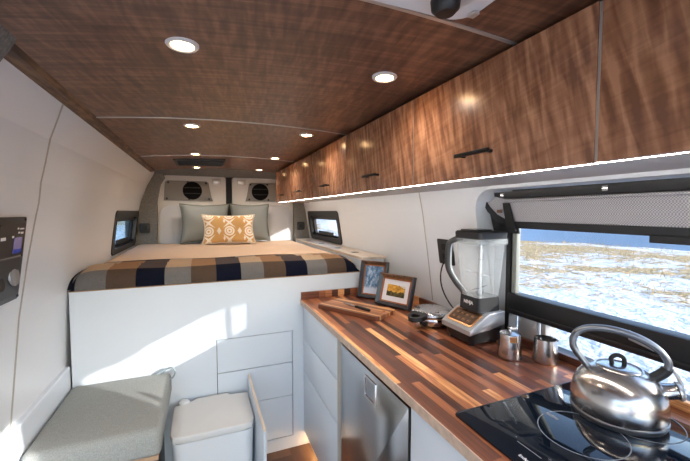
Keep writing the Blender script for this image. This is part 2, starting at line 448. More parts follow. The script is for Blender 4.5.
# snow with tufts of dry grass
def snow():
    m = mat('snow_and_dry_grass', rough=.9, spec=.1); t = NT(m); b = t.n['Principled BSDF']
    ge = t.new('ShaderNodeNewGeometry'); P = ge.outputs['Position']
    def nz(sc, d, rg=.6, scale3=None):
        v = P
        if scale3:
            mp = t.new('ShaderNodeMapping'); mp.inputs['Scale'].default_value = scale3; t.link(P, mp.inputs[0]); v = mp.outputs[0]
        n = t.new('ShaderNodeTexNoise', i_Scale=sc, i_Detail=d, i_Roughness=rg); t.link(v, n.inputs['Vector']); return n.outputs[0]
    s = t.new('ShaderNodeSeparateXYZ'); t.link(P, s.inputs[0])
    patch = nz(.33, 6., .72); fine = nz(5., 3.)
    far = t.math('MULTIPLY', t.math('SUBTRACT', t.math('MINIMUM', t.math('ABSOLUTE', s.outputs[0]), 22.), 12.), .016)
    far = t.math('SUBTRACT', far, t.math('MULTIPLY', t.math('MAXIMUM', t.math('SUBTRACT', s.outputs[0], 21.0), 0.), .05))
    f = t.math('ADD', t.math('ADD', patch, far), t.math('MULTIPLY', t.math('SUBTRACT', fine, .5), .35))
    grass = t.ramp(f, [(.505, (0, 0, 0, 1)), (.59, (1, 1, 1, 1))])
    gc = t.ramp(nz(9., 3.), [(.3, srgb(120, 98, 68)), (.5, srgb(176, 150, 110)), (.7, srgb(206, 188, 152))])
    t.link(t.mix(grass, (.62, .63, .65, 1), gc), b.inputs['Base Color'])
    bu = t.new('ShaderNodeBump', i_Strength=1.0, i_Distance=.42); t.link(nz(1.6, 5., .65), bu.inputs['Height']); t.link(bu.outputs[0], b.inputs['Normal'])
    return m
M['snow'] = snow()
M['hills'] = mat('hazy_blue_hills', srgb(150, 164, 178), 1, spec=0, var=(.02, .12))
M['straw'] = mat('dry_grass', srgb(196, 166, 112), .9, spec=.1)

# ------------------------------------------------------------------ key dimensions (metres; X right, Y towards the rear doors, Z up)
F = 2.114            # face of the bed platform
C = .945             # worktop
REAR = 4.05
FRONT = -1.6
XR = [(0, 1.2), (.99, 1.2), (1.19, 1.172), (1.49, 1.125), (1.6, 1.10), (2.0, .96)]
XL = [(0, -.655), (.7, -.65), (1.1, -.63), (1.3, -.608), (1.48, -.583), (1.6, -.555), (1.75, -.50), (1.9, -.42), (2.0, -.36)]
xr = lambda z: lerp_tab(XR, z)
xl = lambda z: lerp_tab(XL, z)
zc = lambda x: 1.925 - .04 * ((x - .28) / .7) ** 2

# ------------------------------------------------------------------ setting
struct('floor', bx(-.72, 1.3, FRONT, REAR + .1, -.05, 0), M['floor'])

def wall(name, prof, side, holes, m):
    bm = bmesh.new()
    def loop(pts):
        v = [bm.verts.new((0, y, z)) for y, z in pts]
        for a, b in zip(v, v[1:] + v[:1]): bm.edges.new((a, b))
    loop([(FRONT, -.05), (REAR + .1, -.05), (REAR + .1, 2.0), (FRONT, 2.0)])
    for h in holes: loop(h)
    bmesh.ops.triangle_fill(bm, use_beauty=True, edges=bm.edges[:], normal=(1, 0, 0))
    zs = sorted(set([p[0] for p in prof] + [.8, 1.0, 1.2, 1.4, 1.55, 1.65, 1.7, 1.8]))
    for z in zs:
        if -.04 < z < 1.99:
            bmesh.ops.bisect_plane(bm, geom=bm.verts[:] + bm.edges[:] + bm.faces[:], plane_co=(0, 0, z), plane_no=(0, 0, 1))
    for v in bm.verts: v.co.x = lerp_tab(prof, v.co.z)
    r = bmesh.ops.extrude_face_region(bm, geom=bm.faces[:])
    for e in r['geom']:
        if isinstance(e, bmesh.types.BMVert): e.co.x += .05 * side
    bmesh.ops.dissolve_degenerate(bm, dist=1e-5, edges=bm.edges[:])
    return struct(name, bm, m)
W1 = rrect(.10, 1.222, .90, 1.585, [.10, .06, .01, .01])          # sliding-door window opening
W2 = rrect(2.93, 3.87, 1.205, 1.49, .035)
W3 = rrect(3.0, 3.95, 1.18, 1.49, .035)
CW = rrect(-1.2, -.165, 1.02, 1.52, .04)
wall('wall_right', XR, 1, [W1, W2, CW], M['wall'])
wall('wall_left', XL, -1, [W3, CW], M['wall'])

# ceiling: arched walnut boards
bm = bmesh.new(); N = 24
xs = [-.47 + (1.06 + .47) * i / N for i in range(N + 1)]
for y0, y1 in ((FRONT, 3.76),):
    lo = [[bm.verts.new((x, y, zc(x))) for x in xs] for y in (y0, y1)]
    hi = [[bm.verts.new((x, y, zc(x) + .03)) for x in xs] for y in (y0, y1)]
    for i in range(N):
        bm.faces.new((lo[0][i], lo[0][i+1], lo[1][i+1], lo[1][i])); bm.faces.new((hi[0][i], hi[1][i], hi[1][i+1], hi[0][i+1]))
        for k in (0, 1): bm.faces.new((lo[k][i], hi[k][i], hi[k][i+1], lo[k][i+1]))
    for i in (0, N): bm.faces.new((lo[0][i], lo[1][i], hi[1][i], hi[0][i]))
struct('ceiling', bm, M['ceil'], smooth=30)
def ceil_strip(y, w):
    bm = bmesh.new(); L = []
    xx = [-.43 + (.73 + .43) * i / 16 for i in range(17)]
    for (dy, dz) in ((-w/2, .004), (w/2, .004), (w/2, -.003), (-w/2, -.003)):
        L.append([bm.verts.new((x, y + dy, zc(x) + dz)) for x in xx])
    for k in range(4):
        for i in range(16): bm.faces.new((L[k][i], L[k][i+1], L[(k+1) % 4][i+1], L[(k+1) % 4][i]))
    for i in (0, 16): bm.faces.new([L[k][i] for k in range(4)])
    return bm
for i, y in enumerate((.667, 1.77, 2.88)): struct('trim_%d' % (i + 1), ceil_strip(y, .010), M['alu'], smooth=30)
# dark wood strip along the left edge of the ceiling
struct('trim_4', prism([(-.455, 1.86), (-.408, 1.872), (-.40, 1.888), (-.44, 1.90)], FY, 1.07, 3.74), M['trim_wood'])
# felt covered post at the front left, felt rear pillars and header
struct('trim_5', prism([(-.70, 1.35), (-.60, 1.35), (-.52, 1.70), (-.405, 1.86), (-.38, 1.90), (-.50, 1.93), (-.72, 1.9)], FY, .75, 1.06, bev=.01), M['felt'])
struct('trim_6', prism([(-.70, 1.0), (-.425, 1.0), (-.415, 1.60), (-.385, 1.76), (-.34, 1.84), (-.40, 1.95), (-.70, 1.95)], FY, 3.97, 4.09, bev=.008), M['felt'])
struct('trim_7', prism([(1.26, 1.0), (.99, 1.0), (.985, 1.60), (.95, 1.76), (.90, 1.84), (.96, 1.95), (1.26, 1.95)], FY, 3.97, 4.09, bev=.008), M['felt'])
bm = bmesh.new()
for x in xs: pass
hd = [(3.74, zc(.28) - .004), (3.80, zc(.28) - .006), (3.98, 1.872), (4.07, 1.866), (4.09, 1.98), (3.74, 1.98)]
struct('trim_8', prism(hd, lambda u, v, d: (d, u, v), -.52, 1.06), M['felt'])
struct('wall_rear', bx(-.72, 1.28, 4.10, 4.14, -.05, 2.0), M['dark_gap'])

# rear doors: painted inner skin with a grey lower trim board
def rear_door(idx, x0, x1, rl, rr_):
    o = struct('door_%d' % idx, prism(rrect(x0, x1, .95, 1.868, [rr_, rl, .02, .02]), FY, 4.03, 4.09, bev=.008), M['door_white'], smooth=40)
    return o
d1 = rear_door(1, -.44, .245, .11, .02); d2 = rear_door(2, .31, 1.0, .02, .11)
obj('trim_board', prism(rrect(-.405, .235, 1.0, 1.56, [.02, .10, .02, .02]), FY, 4.012, 4.035, bev=.006), M['door_grey'], d1, smooth=40, label='light grey padded lower board')
obj('trim_board', prism(rrect(.32, .97, 1.0, 1.56, [.10, .02, .02, .02]), FY, 4.012, 4.035, bev=.006), M['door_grey'], d2, smooth=40, label='light grey padded lower board')
obj('rubber_seal', bx(.252, .304, 4.035, 4.08, 1.0, 1.865), M['black_rubber'], d1, label='black seal between the doors')
for d, x in ((d1, .15), (d2, .41)):
    obj('hinge_cover', bx(x - .045, x + .045, 4.018, 4.04, 1.79, 1.845, bev=.008), M['alu'], d, smooth=40, label='bright metal latch cover')

def speaker_panel(x0, x1, sx, lab, side):
    t = thing('speaker_panel', lab, 'speaker panel', ((x0 + x1) / 2, 4.03, 1.61), group='speaker boards on the rear doors')
    sl = .05
    if side < 0: poly = [(x0, 1.61), (x1 + .01, 1.61), (x1 - .005, 1.66), (x1 - .03, 1.80), (x1 - .05, 1.815), (x0 + .04, 1.815), (x0 + .015, 1.80)]
    else: poly = [(x0 - .01, 1.61), (x1, 1.61), (x1 - .015, 1.80), (x1 - .04, 1.815), (x0 + .05, 1.815), (x0 + .03, 1.80), (x0 + .005, 1.66)]
    p = obj('board', prism(poly, FY, 4.012, 4.03, bev=.004), M['panel_felt'], t, smooth=40)
    s = obj('speaker', lathe([(0, .002), (.075, .002), (.082, .005), (.088, .006), (.093, .003), (.093, -.004)], (sx, 4.012, 1.715), axis=(0, -1, 0)), M['speaker'], t, smooth=30)
    for k in (-1, 1):
        obj('grille_bar', bx(sx - .076, sx + .076, 3.998, 4.004, 1.715 + .03 * k - .004, 1.715 + .03 * k + .004, bev=.002), M['black_metal'], s)
    for (a, b) in ((x0 + .03, 1.63), (x0 + .045, 1.795), ((x0 + x1) / 2, 1.80), ((x0 + x1) / 2 + .01, 1.628), (x1 - .055, 1.795), (x1 - .025, 1.63)):
        obj('screw', lathe([(0, .004), (.008, .004), (.011, 0)], (a, 4.012, b), n=12, axis=(0, -1, 0)), M['black'], t, smooth=40)
speaker_panel(-.36, .10, -.088, 'grey board with round black speaker above the larger left sage pillow', -1)
speaker_panel(.46, .92, .61, 'grey board with round black speaker beside the end of the overhead cabinets', 1)

def latch(x, lab):
    t = thing('pillar_socket', lab, 'socket', (x, 3.97, 1.30), group='black sockets on the rear felt pillars')
    obj('plate', prism(rrect(x - .045, x + .045, 1.285, 1.38, .015), FY, 3.952, 3.972, bev=.004), M['black'], t, smooth=40)
    obj('knob', lathe([(0, .012), (.022, .012), (.026, 0)], (x, 3.952, 1.332), n=20, axis=(0, -1, 0)), M['black_rubber'], t, smooth=40)
latch(-.53, 'small black socket on the felt pillar beside the left rear window')
latch(1.06, 'small black socket on the felt pillar beside the right rear window')

# wall panel seams
def wall_seam(name, prof, y, z0, z1, sgn, ytop=0, w=.003):
    bm = bmesh.new(); zs = [z0 + (z1 - z0) * i / 30 for i in range(31)]; L = []
    yy = lambda z: y + (.13 * (min(z, 1.5) - 1.35) if ytop else 0) + (ytop - y) * max(0, (z - 1.5) / (z1 - 1.5)) ** 1.3 if ytop else y
    for dy, dx in ((-w, .004), (w, .004), (w, -.0015), (-w, -.0015)):
        L.append([bm.verts.new((lerp_tab(prof, z) + dx * sgn, yy(z) + dy, z)) for z in zs])
    for k in range(4):
        for i in range(30): bm.faces.new((L[k][i], L[k][i+1], L[(k+1) % 4][i+1], L[(k+1) % 4][i]))
    for i in (0, 30): bm.faces.new([L[k][i] for k in range(4)])
    return struct(name, bm, M['seam'])
wall_seam('trim_9', XR, 1.625, .992, 1.60, 1)
wall_seam('trim_10', XL, 1.655, .72, 1.87, -1, 1.49, .0055)
# boxed ledge along the foot of the left wall
struct('trim_11', prism([(-.72, .40), (-.628, .40), (-.628, .712), (-.632, .718), (-.72, .718)], FY, -.2, F - .002), M['white'])

# ------------------------------------------------------------------ windows
def small_window(idx, y0, y1, z0, z1, prof, s, tint):
    off = lambda u, v, d: (lerp_tab(prof, v) + s * d, u, v)
    o = rrect(y0 - .012, y1 + .012, z0 - .012, z1 + .012, .045); i1 = rrect(y0 + .05, y1 - .05, z0 + .035, z1 - .045, .03)
    w = struct('window_%d' % idx, frame_prism(o, i1, off, -.008, .055), M['black'], smooth=40)
    i2 = rrect(y0 + .085, y1 - .085, z0 + .055, z1 - .07, .03)
    obj('inner_frame', frame_prism(rrect(y0 + .045, y1 - .045, z0 + .03, z1 - .04, .03), i2, off, .025, .05), M['black_rubber'], w, smooth=40)
    obj('pane', prism(rrect(y0 + .06, y1 - .06, z0 + .045, z1 - .055, .03), off, .040, .043), tint, w)
    obj('shade_roll', bx(*sorted((lerp_tab(prof, z1 - .06) + s * .018, lerp_tab(prof, z1 - .06) + s * .034)), y0 + .06, y1 - .06, z1 - .075, z1 - .042, bev=.004), M['panel_dark'], w)
    obj('sash_bar', bx(*sorted((lerp_tab(prof, z0 + .08) + s * .02, lerp_tab(prof, z0 + .08) + s * .035)), y0 + .28, y1 - .22, z0 + .05, z0 + .085, bev=.004), M['black'], w)
small_window(2, 2.93, 3.87, 1.205, 1.49, XR, 1, M['glass'])
small_window(3, 3.0, 3.95, 1.18, 1.49, XL, -1, M['glass_tint'])

# large sliding-door window behind the worktop
WX = 1.235
BR = WX + .05
bm = frame_prism(rrect(.06, 1.15, .90, 1.62, [.10, .06, .03, .03]), rrect(.25, 1.128, .965, 1.56, [.05, .04, .02, .02]), FX, WX, BR)
w1 = struct('window_1', bm, M['black'], smooth=40)
obj('cross_bar', bx(WX - .012, BR - .004, .10, 1.13, 1.052, 1.142, bev=.006), M['black'], w1, smooth=40)
obj('bar_groove', bx(WX - .015, WX - .011, .10, 1.12, 1.068, 1.074), M['panel_dark'], w1)
obj('jamb_lining', frame_prism(rrect(.03, 1.30, .90, 1.635, [.16, .08, .03, .03]), rrect(.10, 1.14, .955, 1.60, [.10, .06, .03, .03]), FX, WX + .006, WX + .02), M['silver'], w1, smooth=40, label='pale metal door jamb')
obj('inner_post', bx(WX + .004, WX + .03, 1.10, 1.126, 1.12, 1.56, bev=.008), M['olive'], w1, smooth=40, label='pale inner post of the frame')
obj('reveal', frame_prism(rrect(.085, 1.237, .90, 1.60, [.11, .07, .01, .01]), W1, lambda u, v, d: (xr(v) + .0503 if d == 0 else WX + .04, u, v), 0, 1), M['wall'], w1, smooth=40, label='white reveal around the window opening')
obj('fixed_pane', bx(WX + .030, WX + .034, .15, 1.135, 1.10, 1.59), M['glass'], w1)
obj('sliding_pane', bx(WX + .022, WX + .026, .15, 1.135, .94, 1.08), M['glass'], w1)
obj('slider_post', bx(WX - .002, WX + .03, .985, 1.08, .955, 1.06, bev=.006), M['silver'], w1, smooth=40, label='ribbed grey post')
obj('slider_post', bx(WX - .006, WX + .03, .945, .968, .955, 1.06, bev=.004), M['alu'], w1, smooth=40)
obj('latch_lever', prism([(.585, 1.085), (.65, 1.098), (.655, 1.125), (.60, 1.105)], FX, WX - .03, WX - .012, bev=.003), M['dial'], w1, label='grey latch lever')
obj('latch_knob', lathe([(0, .035), (.016, .033), (.022, .022), (.022, 0)], (WX - .012, .475, 1.075), n=20, axis=(-1, 0, 0)), M['black_rubber'], w1, smooth=40)
obj('latch_stem', bx(WX - .02, WX - .01, .455, .495, 1.06, 1.12, bev=.003), M['black'], w1)

# roller/mesh shade with black border, tucked up at the top of that window
sh = thing('window_shade', 'grey mesh shade with black borders rolled up over the large window', 'shade', (1.19, .6, 1.41))
xs_ = lambda z: 1.205 - (z - 1.41) * .22
msh = prism([(.05, 1.432), (1.08, 1.438), (1.115, 1.45), (1.16, 1.475), (1.195, 1.505), (1.215, 1.53), (1.16, 1.552), (.05, 1.556)], lambda u, v, d: (xs_(v) + d, u, v), 0, .006)
obj('mesh_panel', msh, M['shade_mesh'], sh)
bot = [(.05, 1.418), (1.07, 1.424), (1.12, 1.432), (1.17, 1.452), (1.21, 1.492), (1.235, 1.535), (1.215, 1.545), (1.195, 1.512), (1.16, 1.480), (1.115, 1.460), (1.08, 1.450), (.05, 1.446)]
obj('bottom_border', prism(bot, lambda u, v, d: (xs_(v) + d, u, v), -.006, .010, bev=.002), M['black'], sh, smooth=40)
obj('corner_flap', prism([(1.07, 1.40), (1.205, 1.40), (1.215, 1.50), (1.20, 1.50), (1.16, 1.46), (1.07, 1.43)], lambda u, v, d: (xs_(v) + d, u, v), .011, .016), M['black'], sh)
obj('pull_tab', bx(1.19, 1.202, .45, .60, 1.402, 1.424, bev=.002), M['black'], sh)
obj('top_rail', prism([(.05, 1.548), (1.10, 1.545), (1.15, 1.556), (1.15, 1.572), (1.06, 1.574), (.05, 1.58)], lambda u, v, d: (xs_(v) + d, u, v), -.014, .006, bev=.003), M['black'], sh, smooth=40)
obj('fold', tube([(1.163, .06, 1.542), (1.163, .6, 1.540), (1.163, 1.09, 1.535)], .005, 8), M['shade_mesh'], sh, smooth=60)
obj('strap', prism([(1.066, 1.412), (1.110, 1.42), (1.112, 1.528), (1.080, 1.528)], lambda u, v, d: (xs_(v) + d, u, v), -.014, -.004, bev=.002), M['black_rubber'], sh)
for y, z in ((1.10, 1.560), (.70, 1.564)):
    obj('rail_clip', bx(1.148, 1.158, y - .009, y + .009, z - .008, z + .008, bev=.002), M['chrome'], sh, smooth=40, label='chrome clip')
obj('label_tag', bx(1.165, 1.172, 1.118, 1.14, 1.487, 1.500), M['brown_panel'], sh, label='small brown tag')

# ------------------------------------------------------------------ overhead cabinets
YS = [-.19, .443, 1.073, 1.70, 2.325, 2.945, 3.565]
names = ['overhead walnut cabinet over the cooktop and kettle, cut off by the right edge',
         'overhead walnut cabinet with black bar handle over the steel creamers and blender',
         'overhead walnut cabinet with black handle over the picture frames, third door from the right',
         'overhead walnut cabinet over the near end of the bed, just beyond the picture frames',
         'overhead walnut cabinet above the right rear window, second from the rear doors',
         'last and smallest looking overhead walnut cabinet, next to the rear doors']
for k in range(6):
    y0, y1 = YS[k], YS[k + 1]
    t = thing('overhead_cabinet', names[k], 'cabinet', (.9, (y0 + y1) / 2, 1.585), group='overhead cabinets along the right wall')
    obj('body', prism([(.722, 1.5935), (1.095, 1.597), (1.075, 1.70), (1.0, 1.88), (.722, 1.88)], FY, y0 + .0005, y1 - .0005), M['taupe'], t, label='pale taupe underside')
    d = obj('door', bx(.70, .72, y0 + .0065, y1 - .0005, 1.586, 1.888, bev=.0015), M['door_wood'], t, smooth=40)
    obj('edge_strip', bx(.703, .7215, y0 + .0005, y0 + .006, 1.588, 1.886), M['alu'], t, label='pale strip between doors')
    if k == 5: obj('edge_strip', bx(.703, 1.05, y1 - .003, y1 + .010, 1.59, 1.886), M['door_wood'], t, label='walnut end board')
    h = bmesh.new(); ym = (y0 + y1) / 2
    add_box(h, .672, .680, ym - .065, ym + .065, 1.644, 1.655, bev=.002)
    hb = obj('handle', h, M['black_metal'], d, smooth=40)
    for s in (-1, 1):
        obj('handle_post', lathe([(0, .024), (.005, .024), (.005, 0), (.008, -.0005), (0, -.0005)], (.70, ym + .05 * s, 1.6495), n=12, axis=(-1, 0, 0)), M['black_metal'], d, smooth=40)
led = obj('light_strip', bx(.7225, .734, -.19, 3.55, 1.5865, 1.593), M['led'])
tag(led, 'thin glowing warm light strip under the front edge of the overhead cabinets', 'light strip')

# ------------------------------------------------------------------ ceiling lamps, fan, vent
lamp_where = ['nearest ceiling spotlight on the left, above the middle of the van', 'nearest ceiling spotlight on the right, in front of the second overhead door',
              'ceiling spotlight on the left just beyond the middle ceiling strip', 'ceiling spotlight on the right just beyond the middle ceiling strip',
              'ceiling spotlight on the left just in front of the black ceiling vent', 'ceiling spotlight on the right, third from the front beside the cabinets',
              'rearmost ceiling spotlight on the left, behind the black ceiling vent', 'rearmost ceiling spotlight on the right near the cabinet end']
k = 0
for y in (1.003, 1.90, 2.80, 3.63):
    for x in (-.038, .545):
        z = zc(x)
        t = thing('ceiling_spotlight', lamp_where[k], 'light', (x, y, z - .004), group='recessed ceiling spotlights')
        obj('trim_ring', lathe([(.026, -.002), (.029, -.006), (.036, -.007), (.040, -.003), (.040, .004), (.026, .004)], (x, y, z), n=28), M['satin'], t, smooth=40)
        obj('lens', lathe([(0, -.004), (.02, -.004), (.027, -.0015), (.027, .002)], (x, y, z), n=28), M['lamp'], t, smooth=40)
        l = bpy.data.lights.new('spotlight_beam', 'SPOT'); l.energy = 4.5 if y < 1.5 else 5.5; l.color = (1, .93, .85); l.spot_size = R(150); l.spot_blend = 1; l.shadow_soft_size = .03
        lo = bpy.data.objects.new('spotlight_beam', l); COL.objects.link(lo); lo.location = (x, y, z - .014); k += 1

fan = thing('roof_fan', 'white roof fan frame with black crank knob at the top edge of the view', 'fan', (.34, .43, 1.88))
fr = frame_prism(rrect(.12, .545, .22, .642, .05), rrect(.18, .50, .27, .585, .03), lambda u, v, d: (u, v, zc(.35) - d), 0, .016)
obj('frame', fr, M['plastic_white'], fan, smooth=40)
obj('screen', bx(.175, .505, .265, .59, 1.917, 1.921), M['panel_dark'], fan)
obj('corner_bracket', prism(rrect(.40, .505, .50, .592, .02), FZ, 1.905, 1.914, bev=.003), M['plastic_white'], fan, smooth=40)
obj('crank_knob', lathe([(0, -.034), (.018, -.033), (.027, -.024), (.029, -.008), (.02, 0)], (.445, .575, 1.907), n=24), M['black'], fan, smooth=40)
obj('latch', bx(.525, .540, .585, .605, 1.898, 1.904, bev=.002), M['alu'], fan)

v = thing('ceiling_vent', 'long black slotted vent in the ceiling above the pillows', 'vent', (0, 3.22, 1.91))
obj('frame', frame_prism(rrect(-.20, .19, 3.06, 3.42, .01), rrect(-.18, .17, 3.08, 3.40, .01), lambda u, w, d: (u, w, zc(u) - d), -.002, .010), M['black'], v)
obj('backing', bx(-.19, .18, 3.07, 3.41, 1.914, 1.918), M['dark_gap'], v)
for i in range(6): obj('slat', bx(-.181, .171, 3.11 + .052 * i, 3.125 + .052 * i, 1.902, 1.912), M['black'], v)

# ------------------------------------------------------------------ bed platform
pl = thing('bed_platform', 'white bed platform with three flush drawers at its front', 'bed platform', (.2, 3.0, 0))
G = .002
obj('front_board', plate([(-.622, 0), (.983, 0), (.983, 1.089), (-.622, 1.089)], [[(.0625, .079), (.5085, .079), (.5085, .753), (.0625, .753)]], FY, F, F + .018), M['white'], pl)
obj('edge_lip', bx(-.622, .983, F - .001, F + .02, 1.0895, 1.0925), M['ply'], pl, label='bare plywood edge')
obj('carcass', bx(-.60, .978, F + .04, 4.0, .01, 1.075), M['dark_gap'], pl)
obj('deck', bx(-.615, .983, F + .021, 4.0, 1.076, 1.092), M['ply'], pl)
for z0, z1 in ((.5555, .7495), (.3445, .5515), (.0825, .3405)):
    obj('drawer', bx(.066, .505, F, F + .018, z0, z1, bev=.001), M['white'], pl)

# the mattress under its sheet: soft edged block
def soft_block(x0, x1, y0, y1, z0, z1, r, nx=30, ny=30, sag=None):
    bm = bmesh.new(); G = {}
    for i in range(nx + 1):
        for j in range(ny + 1):
            x = x0 + (x1 - x0) * i / nx; y = y0 + (y1 - y0) * j / ny
            d = min(x - x0, x1 - x, y - y0, y1 - y)
            z = z1 - (r - math.sqrt(max(0, r*r - (r - min(d, r))**2)))
            if sag: z += sag(x, y)
            G[i, j] = bm.verts.new((x, y, z))
    for i in range(nx):
        for j in range(ny): bm.faces.new((G[i, j], G[i+1, j], G[i+1, j+1], G[i, j+1]))
    rim = [G[i, 0] for i in range(nx + 1)] + [G[nx, j] for j in range(1, ny + 1)] + [G[i, ny] for i in range(nx - 1, -1, -1)] + [G[0, j] for j in range(ny - 1, 0, -1)]
    lo = [bm.verts.new((q.co.x, q.co.y, z0)) for q in rim]; n = len(rim)
    for k in range(n): bm.faces.new((rim[k], lo[k], lo[(k+1) % n], rim[(k+1) % n]))
    bm.faces.new(lo); return bm
o = obj('mattress', soft_block(-.612, .962, F + .035, 3.99, 1.0925, 1.172, .05, 60, 60, lambda x, y: .003 * math.sin(7*x + 3*y) * math.sin(5*y)), M['sheet'], smooth=60)
tag(o, 'mattress in a plain peach sheet on the white platform', 'mattress')

# blanket: follows the mattress front edge, one fold ridge
def blanket():
    prof = [(F + .006, 1.094), (F + .007, 1.115), (F + .012, 1.138), (F + .024, 1.158), (F + .045, 1.174), (F + .075, 1.183), (F + .12, 1.187),
            (F + .165, 1.192), (F + .185, 1.200), (F + .20, 1.194), (F + .215, 1.185), (F + .26, 1.184), (F + .33, 1.183), (F + .40, 1.182), (F + .43, 1.181)]
    s = [0.085]
    for a, b in zip(prof, prof[1:]): s.append(s[-1] + math.dist(a, b))
    bm = bmesh.new(); uvl = bm.loops.layers.uv.new('UVMap'); NX = 70; x0, x1 = -.618, .972; V = []; U = {}
    for i in range(NX + 1):
        x = x0 + (x1 - x0) * i / NX; row = []
        d = min(x1 - x, .14); dl = min(x - x0, .10)
        drop = (.14 - math.sqrt(max(0, .14**2 - (.14 - d)**2))) * .62 + (.10 - math.sqrt(max(0, .10**2 - (.10 - dl)**2))) * .45
        for (y, z), sv in zip(prof, s):
            zz = z + .003 * math.sin(x * 9 + y * 14) * (1 if z > 1.16 else 0)
            zz = max(1.0945 + (z - 1.094) * .12, zz - drop)
            if z > 1.19: zz += .004 * math.sin(x * 5)
            yy = y + (.012 * math.sin(x * 4.0) if sv > .42 else 0) - .05 * (1 if sv > .3 else 0) * (x - .2)
            q = bm.verts.new((x, yy, zz)); U[q] = (x, sv); row.append(q)
        V.append(row)
    for i in range(NX):
        for j in range(len(prof) - 1):
            f = bm.faces.new((V[i][j], V[i+1][j], V[i+1][j+1], V[i][j+1]))
            for l in f.loops: l[uvl].uv = U[l.vert]
    r = bmesh.ops.solidify(bm, geom=bm.faces[:], thickness=-.006)
    return bm
bl = obj('blanket', blanket(), M['plaid'], smooth=60)
tag(bl, 'buffalo check wool blanket in cream, tan, grey and navy over the front of the bed', 'blanket')
bm = bmesh.new(); pv = None
pp = [(F + .004, 1.096), (F + .02, 1.12), (F + .06, 1.145), (F + .14, 1.158), (F + .26, 1.162)]
sp = spline([(-.616, y, z) for y, z in pp], 6); A = [bm.verts.new((q.x + .004, q.y, q.z + .008)) for q in sp]
B = [bm.verts.new((q.x - .014 - .006 * random.random(), q.y, q.z + .001)) for q in sp]
for i in range(len(sp) - 1): bm.faces.new((A[i], A[i+1], B[i+1], B[i]))
bmesh.ops.solidify(bm, geom=bm.faces[:], thickness=.004)
obj('fringe', bm, M['navy'], bl, label='dark navy fringe')

# pillows
def pillow_mesh(w, h, t, n=26, pinch=.11):
    bm = bmesh.new(); rows = {}
    for s in (1, -1):
        for i in range(n + 1):
            for j in range(n + 1):
                u = -1 + 2 * i / n; v = -1 + 2 * j / n
                if s == -1 and (i in (0, n) or j in (0, n)): rows[s, i, j] = rows[1, i, j]; continue
                e = (max(0, 1 - abs(u)**2.6) * max(0, 1 - abs(v)**2.6)) ** .55
                px = u * w / 2 * (1 - pinch * (1 - abs(v)**2) * abs(u)**3) ; pz = v * h / 2 * (1 - pinch * (1 - abs(u)**2) * abs(v)**3)
                rows[s, i, j] = bm.verts.new((px, -s * t / 2 * e + .004 * math.sin(5*u + 3*v) * e, pz + h / 2))
    for s in (1, -1):
        for i in range(n):
            for j in range(n):
                q = (rows[s, i, j], rows[s, i+1, j], rows[s, i+1, j+1], rows[s, i, j+1])
                bm.faces.new(q if s == 1 else q[::-1])
    return bm, [rows[1, i, 0].co.copy() for i in range(n)] + [rows[1, n, j].co.copy() for j in range(n)] + [rows[1, i, n].co.copy() for i in range(n, 0, -1)] + [rows[1, 0, j].co.copy() for j in range(n, 0, -1)]
def pillow(lab, w, h, t, loc, tilt, rz, m, piping, group=None, name='pillow'):
    o = bpy.data.objects.new(name, None)
    place(o, Matrix.Translation(loc) @ Matrix.Rotation(rz, 4, 'Z') @ Matrix.Rotation(tilt, 4, 'X'))
    tag(o, lab, name, group)
    bm, rim = pillow_mesh(w, h, t)
    obj('cover', bm, m, o, local=True, smooth=80)
    obj('piping', tube(rim + [rim[0]], .006, 6, cap=False), piping, o, local=True, smooth=80)
    return o
M['piping'] = mat('dark_sage_piping', srgb(112, 114, 102), .95); M['trim_cream'] = mat('cream_piping', srgb(214, 200, 178), .9)
pillow('square sage green pillow on the left, behind the ochre patterned cushion', .47, .405, .14, (.03, 3.80, 1.182), R(-14), R(2), M['sage'], M['piping'], 'sage pillows at the head of the bed')
pillow('square sage green pillow on the right, under the gap between the rear doors', .41, .41, .13, (.475, 3.83, 1.182), R(-14), R(-4), M['sage'], M['piping'], 'sage pillows at the head of the bed')
pillow('oblong ochre cushion with cream damask pattern in front of two sage pillows', .50, .30, .12, (.245, 3.585, 1.182), R(-20), R(-1), M['damask'], M['trim_cream'], None, 'cushion')

# low locker between bed and right wall
lk = thing('bedside_locker', 'long low white locker with birch top and dark slots between bed and right wall', 'locker', (1.07, 2.95, 1.0))
obj('body', bx(.989, 1.15, F, 3.90, .96, 1.168), M['white'], lk)
obj('top', prism([(.985, F - .004), (1.166, F - .004), (1.166, 3.9), (.985, 3.9)], FZ, 1.170, 1.188, bev=.002), M['ply_light'], lk, smooth=40)
for y in (2.40, 2.75, 3.19, 3.64):
    obj('finger_slot', prism(rrect(1.035, 1.085, y - .03, y + .03, .014), FZ, 1.1885, 1.1895), M['black'], lk, label='dark finger slot')

# ------------------------------------------------------------------ kitchen run
FXC = .578
dr = thing('drawer_unit', 'white three-drawer kitchen unit at the bed end of the counter', 'drawers', (.9, 1.81, 0))
obj('body', bx(.60, 1.15, 1.47, 2.11, .09, .912), M['dark_gap'], dr)
for z0, z1 in ((.695, .9125), (.4775, .690), (.092, .4725)):
    obj('drawer', bx(FXC, FXC + .018, 1.512, 2.111, z0, z1, bev=.0012), M['white'], dr, smooth=40)
obj('end_panel', bx(FXC - .001, .64, 1.466, 1.509, .0, .914), M['seam'], dr, label='beige end panel beside the fridge')
obj('toe_board', bx(.66, .675, 1.47, 2.112, 0, .088), M['white'], dr)

